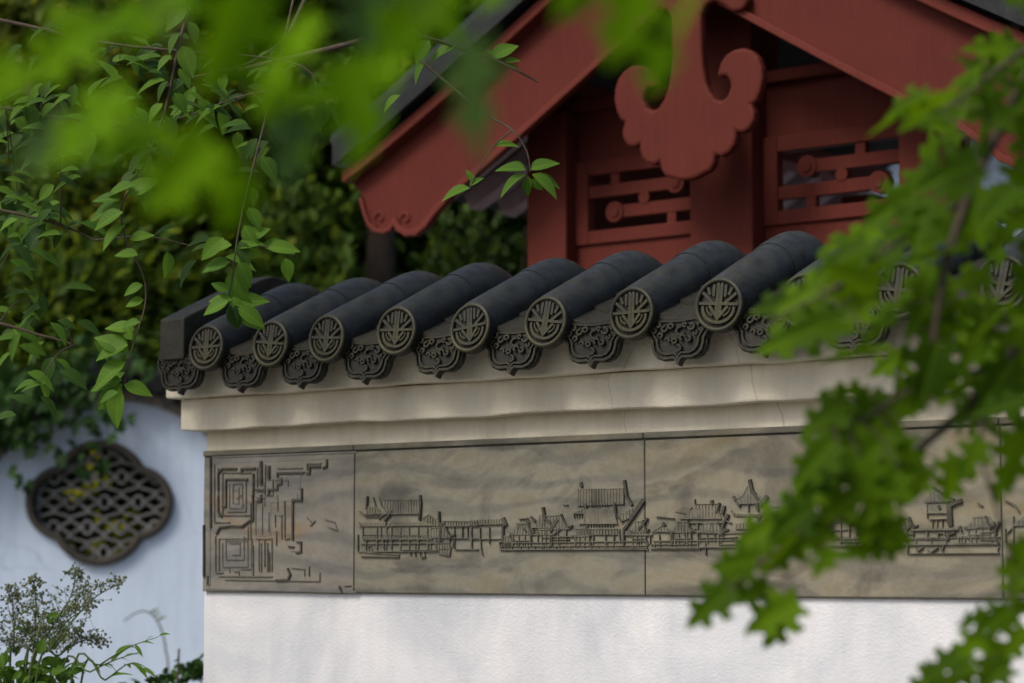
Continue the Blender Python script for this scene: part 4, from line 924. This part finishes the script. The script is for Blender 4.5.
# ---------------------------------------------------------------- oval-leaved tree whose twigs hang in front of the wall
def oval_tree():
    b = Vector((-3.0, 6.9, 0)); r = tag(empty('oval_leaf_tree', b), 'slender tree with fresh oval leaves on twigs hanging over the left wall end', 'tree')
    tr = smooth_path([b, b+Vector((.05, 0, 1.4)), b+Vector((-.05, .1, 2.8)), b+Vector((.15, 0, 4.4))], 5)
    tubes('trunk', [(tr, taper(len(tr), .07, .03))], M['bark'], r, 10)
    br = []; P = []; TI = []; NO = []; SZ = []; DK = []
    def shoot(pp, r0, r1, lf, size=.095, dark=0.0, step=1):
        """pp: (x, y, depth) way points; lf leaves alternate along the last part"""
        sp = smooth_path([at(*q) for q in pp], 6); br.append((sp, taper(len(sp), r0, r1)))
        st0 = int(len(sp)*(1-lf))
        for j in range(st0, len(sp), step):
            t = (sp[j]-sp[max(0, j-1)]).normalized(); side = 1 if j % 2 else -1
            rt = t.cross(Vector((0, -1, 0))).normalized()
            d = (t*.55+rt*side*rng.uniform(.4, 1.0)+Vector((0, -.25*rng.random(), -.45))).normalized()
            P.append(sp[j]+d*.02); TI.append(d); NO.append((rng.normal()*.35, -.55+rng.normal()*.2, .8)); SZ.append(size*rng.uniform(.6, 1.15)); DK.append(rng.random() < dark)
        return sp
    def put(x, y, Y, dx, dy, size, n=(0, -.8, .6)):
        a = at(x, y, Y); e = at(x+dx, y+dy, Y); P.append(a); TI.append(e-a); NO.append(n); SZ.append(size); DK.append(False)
    # limbs entering from the left, above the frame
    shoot(((-460, 60, 6.9), (-200, -60, 6.7), (0, -40, 6.5), (150, -20, 6.4), (260, -30, 6.3)), .022, .008, 0)
    shoot(((200, -25, 6.35), (180, 40, 6.3), (165, 110, 6.3), (140, 175, 6.25)), .006, .003, .9, .085, .4)
    # long hanging twig
    sp = shoot(((140, 175, 6.25), (122, 205, 6.2), (126, 240, 6.2), (143, 275, 6.2), (145, 305, 6.2), (133, 345, 6.15), (124, 385, 6.15)), .0032, .0014, 0)
    for a in ((128,345,-62,18,.085),(128,352,-38,-22,.09),(126,362,-48,30,.10),(122,380,-42,8,.08),(122,384,-32,32,.085),(120,388,-10,46,.095),(124,385,16,4,.07),(132,340,-10,-20,.05),(134,330,-28,-6,.07),(125,372,-20,22,.10),(118,392,-30,12,.05),(140,322,-30,4,.045)):
        put(a[0], a[1], 6.15+rng.normal()*.03, a[2], a[3], a[4]*1.15, (rng.normal()*.5, -.75, .55))
    for a in ((122,205,-38,12,.09),(123,212,-52,22,.085),(120,200,-40,-5,.07),(125,225,-32,25,.085),(130,240,22,-8,.06),(138,255,-30,-4,.06),(143,285,-26,10,.055),(144,300,-28,6,.05),(128,196,25,-18,.09),(135,185,-45,10,.08)):
        put(a[0], a[1], 6.2+rng.normal()*.03, a[2], a[3], a[4]*1.1, (rng.normal()*.5, -.7, .6))
    # twig above the verge block
    shoot(((300, -30, 6.2), (275, 80, 6.1), (250, 180, 6.05), (238, 235, 6.0), (232, 280, 6.0), (228, 302, 6.0)), .004, .0014, .78, .07, .4, 2)
    for a in ((236,248,30,-10,.07),(238,252,46,2,.06),(232,245,-26,4,.08),(230,262,-30,6,.075),(236,270,-2,24,.085),(238,262,14,22,.07),(262,245,38,4,.085),(268,248,50,-2,.08),(285,258,6,26,.06),(232,300,-22,-2,.06),(228,302,-28,10,.07),(230,305,6,18,.06),(233,304,36,-8,.09),(238,308,24,14,.08),(240,306,20,22,.085),(228,292,-12,-8,.05),(224,238,-20,16,.08),(245,240,20,-12,.07)):
        put(a[0], a[1], 6.0+rng.normal()*.025, a[2], a[3], a[4]*1.05, (rng.normal()*.5, -.75, .5))
    shoot(((238, 250, 6.0), (262, 246, 6.0), (288, 252, 6.0)), .002, .001, 0)
    # left clusters on boughs that come in from the trunk
    boughs = []
    for pp in (((-480, 60, 6.9), (-250, 60, 7.0), (-60, 95, 7.0), (60, 118, 7.0), (160, 122, 6.9), (235, 98, 6.9)), ((-480, 160, 6.9), (-260, 190, 6.8), (-40, 205, 6.8), (50, 222, 6.8), (95, 240, 6.8)),
               ((-480, 260, 6.9), (-260, 310, 6.9), (-40, 318, 6.9), (40, 335, 6.9), (75, 345, 6.9)), ((-480, 20, 6.9), (-250, -30, 7.1), (0, 20, 7.1), (120, 45, 7.0), (290, 62, 7.0), (320, 96, 7.0))):
        boughs += shoot(pp, .009, .002, 0)
    for bx, by, k in ((10, 190, 16), (45, 215, 14), (20, 330, 12), (40, 380, 8), (95, 120, 22), (150, 150, 22), (190, 110, 18), (40, 100, 22), (60, 40, 16), (230, 85, 14), (205, 250, 6), (10, 250, 12), (280, 60, 8), (5, 140, 18), (120, 60, 18), (170, 60, 14), (30, 300, 8), (60, 150, 14), (20, 220, 14), (255, 140, 12), (310, 100, 8), (65, 330, 7)):
        Yc = rng.uniform(6.4, 7.6)
        e = at(bx, by, Yc); q_ = min(boughs, key=lambda p_: (p_-e).length)
        sp_ = smooth_path([q_, (q_+e)/2+Vector((0, 0, .025)), e], 5); br.append((sp_, taper(len(sp_), .0028, .001)))
        for i in range(k):
            put(bx+rng.normal()*18, by+rng.normal()*14, Yc+rng.normal()*.10, rng.normal()*36-8, rng.normal()*12+8, rng.uniform(.055, .10), (rng.normal()*.5, -.5, .8)); DK[-1] = rng.random() < .5
    # bare thicker branches at the top
    shoot(((330, -60, 7.4), (300, 10, 7.3), (283, 40, 7.2), (245, 65, 7.2), (180, 80, 7.2)), .008, .004, 0)
    shoot(((400, 30, 7.0), (345, 45, 7.05), (290, 58, 7.1), (240, 70, 7.2)), .010, .007, 0)
    # twig in front of the red bargeboard
    shoot(((300, -60, 5.9), (390, 20, 6.1), (450, 45, 6.2), (490, 58, 6.25), (512, 68, 6.25), (538, 82, 6.25)), .006, .0026, 0)
    for a in ((492,58,34,-22,.075),(498,60,-12,-14,.04),(505,62,16,-4,.04),(508,66,20,2,.03),(455,46,-45,18,.07),(430,40,-22,30,.07),(425,62,-28,40,.06),(400,95,-30,22,.06)):
        put(a[0], a[1], 6.2, a[2], a[3], a[4]*1.1, (rng.normal()*.4, -.6, .7))
    # second twig in front of the eave, ending in a rosette
    shoot(((420, 60, 6.2), (480, 110, 6.15), (512, 130, 6.1), (527, 152, 6.1), (530, 172, 6.1)), .004, .0016, 0)
    for a in ((530,170,38,-16,.075),(532,174,32,22,.085),(528,176,-2,20,.05),(526,174,-40,24,.085),(526,170,-36,-6,.075),(524,166,-22,-4,.05),(534,176,30,8,.07),(530,180,14,10,.04)):
        put(a[0], a[1], 6.1+rng.normal()*.02, a[2], a[3], a[4]*1.1, (rng.normal()*.4, -.6, .7))
    shoot(((512, 130, 6.1), (495, 145, 6.1), (478, 170, 6.1), (470, 188, 6.1)), .0022, .001, 0)
    for a in ((470,188,-42,10,.075),(470,186,14,-12,.04),(472,182,-6,-18,.035),(495,146,24,-4,.06)): put(a[0], a[1], 6.1, a[2], a[3], a[4]*1.1, (.1, -.6, .8))
    tubes('branch', br, M['twig'], r, 6)
    P = np.array([tuple(p) for p in P]); TI = np.array([tuple(p) for p in TI]); NO = np.array([tuple(p) for p in NO]); SZ = np.array(SZ); DK = np.array(DK)
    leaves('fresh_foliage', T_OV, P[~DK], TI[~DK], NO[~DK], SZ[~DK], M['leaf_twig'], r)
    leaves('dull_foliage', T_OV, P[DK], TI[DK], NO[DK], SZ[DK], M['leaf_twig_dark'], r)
oval_tree()

# ---------------------------------------------------------------- lobed-leaf tree on the right, a little out of focus
def inpoly(x, y, poly):
    c = False; j = len(poly)-1
    for i in range(len(poly)):
        if (poly[i][1] > y) != (poly[j][1] > y) and x < (poly[j][0]-poly[i][0])*(y-poly[i][1])/(poly[j][1]-poly[i][1])+poly[i][0]: c = not c
        j = i
    return c
def maple_right():
    b = Vector((2.2, 3.9, 0)); r = tag(empty('maple_tree', b), 'green lobed-leaf tree whose boughs hang in front of the right part of the wall', 'tree')
    tr = smooth_path([b, b+Vector((-.05, .05, 1.2)), b+Vector((.05, 0, 2.4)), b+Vector((-.1, .1, 4))], 5)
    tubes('trunk', [(tr, taper(len(tr), .09, .05))], M['bark'], r, 10)
    br = []; P = []; TI = []; NO = []; SZ = []
    def limb(pp, r0, r1):
        sp = smooth_path([at(x, y, Y*.9) for x, y, Y in pp], 6); br.append((sp, taper(len(sp), r0, r1))); return sp
    limbs = [limb(((1900, -250, 4.3), (1300, -150, 4.2), (1080, 20, 4.1), (1000, 130, 4.05), (950, 250, 4.0), (925, 400, 4.0)), .02, .004),
             limb(((1300, 100, 4.25), (1100, 230, 4.2), (1000, 370, 4.1), (930, 440, 4.05), (850, 500, 4.0), (770, 555, 3.95), (705, 615, 3.95)), .012, .002),
             limb(((1080, 20, 4.1), (1010, 60, 4.0), (960, 100, 3.95), (925, 115, 3.95)), .005, .002),
             limb(((980, 190, 4.05), (900, 240, 3.95), (830, 290, 3.9), (770, 320, 3.9)), .005, .0015),
             limb(((1000, 370, 4.1), (930, 380, 4.0), (860, 420, 3.95), (815, 430, 3.95)), .005, .0015),
             limb(((1300, 420, 4.2), (1100, 560, 4.1), (1010, 620, 4.05), (950, 665, 4.0), (915, 700, 4.0)), .008, .002),
             limb(((850, 500, 4.0), (810, 560, 3.95), (770, 590, 3.95), (745, 640, 3.95)), .003, .001),
             limb(((1000, 370, 4.1), (980, 440, 4.0), (1000, 520, 4.0), (1015, 570, 4.0)), .004, .0015)]
    allp = [p for l in limbs for p in l]
    def put(x, y, Y, dx, dy, size, nz=None):
        Y *= .9; size *= .9; a = at(x, y, Y); e = at(x+dx, y+dy, Y)
        t = (e-a).normalized()+Vector((0, rng.normal()*.3, 0)); P.append(a); TI.append(t); SZ.append(size)
        NO.append(nz or (rng.normal()*.55, -.55+rng.normal()*.35, .7+rng.normal()*.3))
        q = min(allp, key=lambda p: (p-a).length)
        if (q-a).length < .35: br.append((smooth_path([q, (q+a)/2+Vector((0, 0, .012)), a], 3), .0011))
    A = [(1060,-30),(1015,10),(985,70),(935,95),(915,110),(940,130),(925,180),(905,215),(870,245),(805,280),(770,310),(790,325),(850,335),(880,370),(850,395),(825,420),(830,450),(850,465),(900,440),(950,415),(985,410),(1060,420)]
    rows = []
    for _ in range(9000):
        x, y = rng.uniform(760, 1060), rng.uniform(-30, 470)
        if inpoly(x, y, A) and all((x-q[0])**2+(y-q[1])**2 > 27**2 for q in rows): rows.append((x, y))
    for x, y in rows:
        put(x, y, 4.05+rng.normal()*.13, -24+rng.normal()*20, 22+rng.normal()*18, rng.uniform(.09, .135))
    for _ in range(18):                    # deeper, shaded leaves
        x, y = rng.uniform(900, 1060), rng.uniform(20, 440)
        if inpoly(x, y, A): put(x, y, 4.45+rng.random()*.3, -15+rng.normal()*25, 18+rng.normal()*20, rng.uniform(.09, .14))
    for a in ((950,105,-55,22,.12),(930,96,-30,10,.09),(915,195,-55,30,.12),(870,245,-60,28,.13),(835,285,-70,22,.13),(805,300,-60,8,.11),(845,320,-65,15,.12),(870,300,-50,40,.12),(850,400,-50,30,.12),(835,440,-45,45,.12),(870,395,-40,-8,.09),(840,455,-50,48,.13),(820,490,-45,25,.11),(890,430,-40,45,.12),
              (790,520,-50,18,.12),(775,545,-55,30,.12),(745,570,-40,40,.11),(800,535,-30,40,.10),(730,590,-42,32,.11),(760,560,-60,5,.10),(830,530,-45,20,.11),(815,505,-50,35,.12),(850,520,40,18,.10),(860,510,50,30,.12),(880,545,-60,12,.10),(800,602,-60,28,.12),(790,605,-25,45,.10),(845,495,-30,40,.12),(880,480,-50,30,.13),(900,470,-30,45,.12),(875,505,30,30,.10),(840,550,-40,25,.10),(770,585,-60,25,.09),(905,545,-50,6,.09),(870,465,-55,12,.12),(910,450,-10,50,.12),(930,470,-40,25,.10),
              (985,440,-30,40,.10),(960,455,-15,45,.10),(1015,430,0,50,.12),(1010,470,-20,40,.09),(1020,560,-10,40,.09),(1030,540,-20,42,.10),
              (1010,610,-45,25,.09),(985,635,-40,25,.09),(960,655,-40,22,.09),(1000,640,-20,40,.09),(1025,600,-30,30,.09),(975,665,-40,25,.10),(940,672,-35,25,.08),(1030,630,-40,30,.10),(1010,665,-40,25,.09),(1025,590,-14,-30,.08),(990,615,-50,12,.07),(950,680,-30,20,.09)):
        put(a[0], a[1], 3.95+rng.normal()*.05, a[2], a[3], a[4]*.92, (rng.normal()*.4, -.75+rng.normal()*.2, .55))
    tubes('branch', br, M['twig'], r, 5)
    leaves('foliage', T_LOB, [tuple(p) for p in P], [tuple(p) for p in TI], [tuple(p) for p in NO], SZ, M['leaf_right'], r)
maple_right()
# ---------------------------------------------------------------- very near leaves of a second lobed-leaf tree, top left
def maple_left():
    b = Vector((-1.5, 1.7, 0)); r = tag(empty('maple_tree', b), 'nearest lobed-leaf tree with large blurred leaves across the upper left', 'tree')
    tr = smooth_path([b, b+Vector((.03, .05, 1.0)), b+Vector((-.03, 0, 2.0)), b+Vector((.05, .1, 3))], 5)
    tubes('trunk', [(tr, taper(len(tr), .05, .025))], M['bark'], r, 10)
    br = []; P = []; TI = []; NO = []; SZ = []
    for pp in (((-1700, 100, 1.7), (-700, -250, 1.55), (0, -160, 1.45), (350, -130, 1.4), (720, -120, 1.35)), ((0, -160, 1.45), (120, -60, 1.42), (190, 60, 1.4)), ((350, -130, 1.4), (410, -50, 1.4), (430, 20, 1.4))):
        sp = smooth_path([at(*q) for q in pp], 6); br.append((sp, taper(len(sp), .009 if pp[0][0] < -1000 else .003, .0015)))
    tubes('branch', br, M['twig'], r, 6)
    for x, y, Y, dx, dy, s in ((130,95,1.40,-90,60,.085),(250,-10,1.40,-40,100,.085),(215,140,1.38,-60,60,.075),(60,-10,1.45,60,30,.07),(165,130,1.42,-60,20,.07),(320,20,1.40,-60,60,.08),(345,60,1.38,20,90,.07),(445,-20,1.40,-60,70,.08),(405,60,1.42,-60,50,.07),(300,110,1.42,-20,70,.065),(478,40,1.35,-10,90,.085),(640,-20,1.35,-30,90,.065),(705,-20,1.36,-50,70,.06),(660,40,1.36,-10,50,.04),(100,20,1.5,-70,50,.08),(270,80,1.45,40,70,.07),(190,-30,1.5,-60,60,.08),(380,-40,1.45,-20,80,.08),(240,170,1.4,-10,50,.05),(70,120,1.45,-50,40,.06),(520,-40,1.4,-40,40,.05),(385,120,1.4,-40,40,.05),(20,60,1.45,-50,50,.06),(590,-30,1.38,-30,50,.045),(140,20,1.42,-70,10,.06)):
        Y *= 1.42; a = at(x, y, Y); e = at(x+dx, y+dy, Y); P.append(tuple(a)); TI.append(tuple(e-a)); SZ.append(s*1.22); NO.append((rng.normal()*.4, -.7+rng.normal()*.25, .6+rng.normal()*.2))
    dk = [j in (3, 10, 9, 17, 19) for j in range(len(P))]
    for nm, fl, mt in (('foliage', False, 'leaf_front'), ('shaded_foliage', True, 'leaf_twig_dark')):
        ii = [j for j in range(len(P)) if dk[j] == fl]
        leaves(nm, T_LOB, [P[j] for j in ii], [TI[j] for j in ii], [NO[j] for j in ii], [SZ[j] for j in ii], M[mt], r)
maple_left()
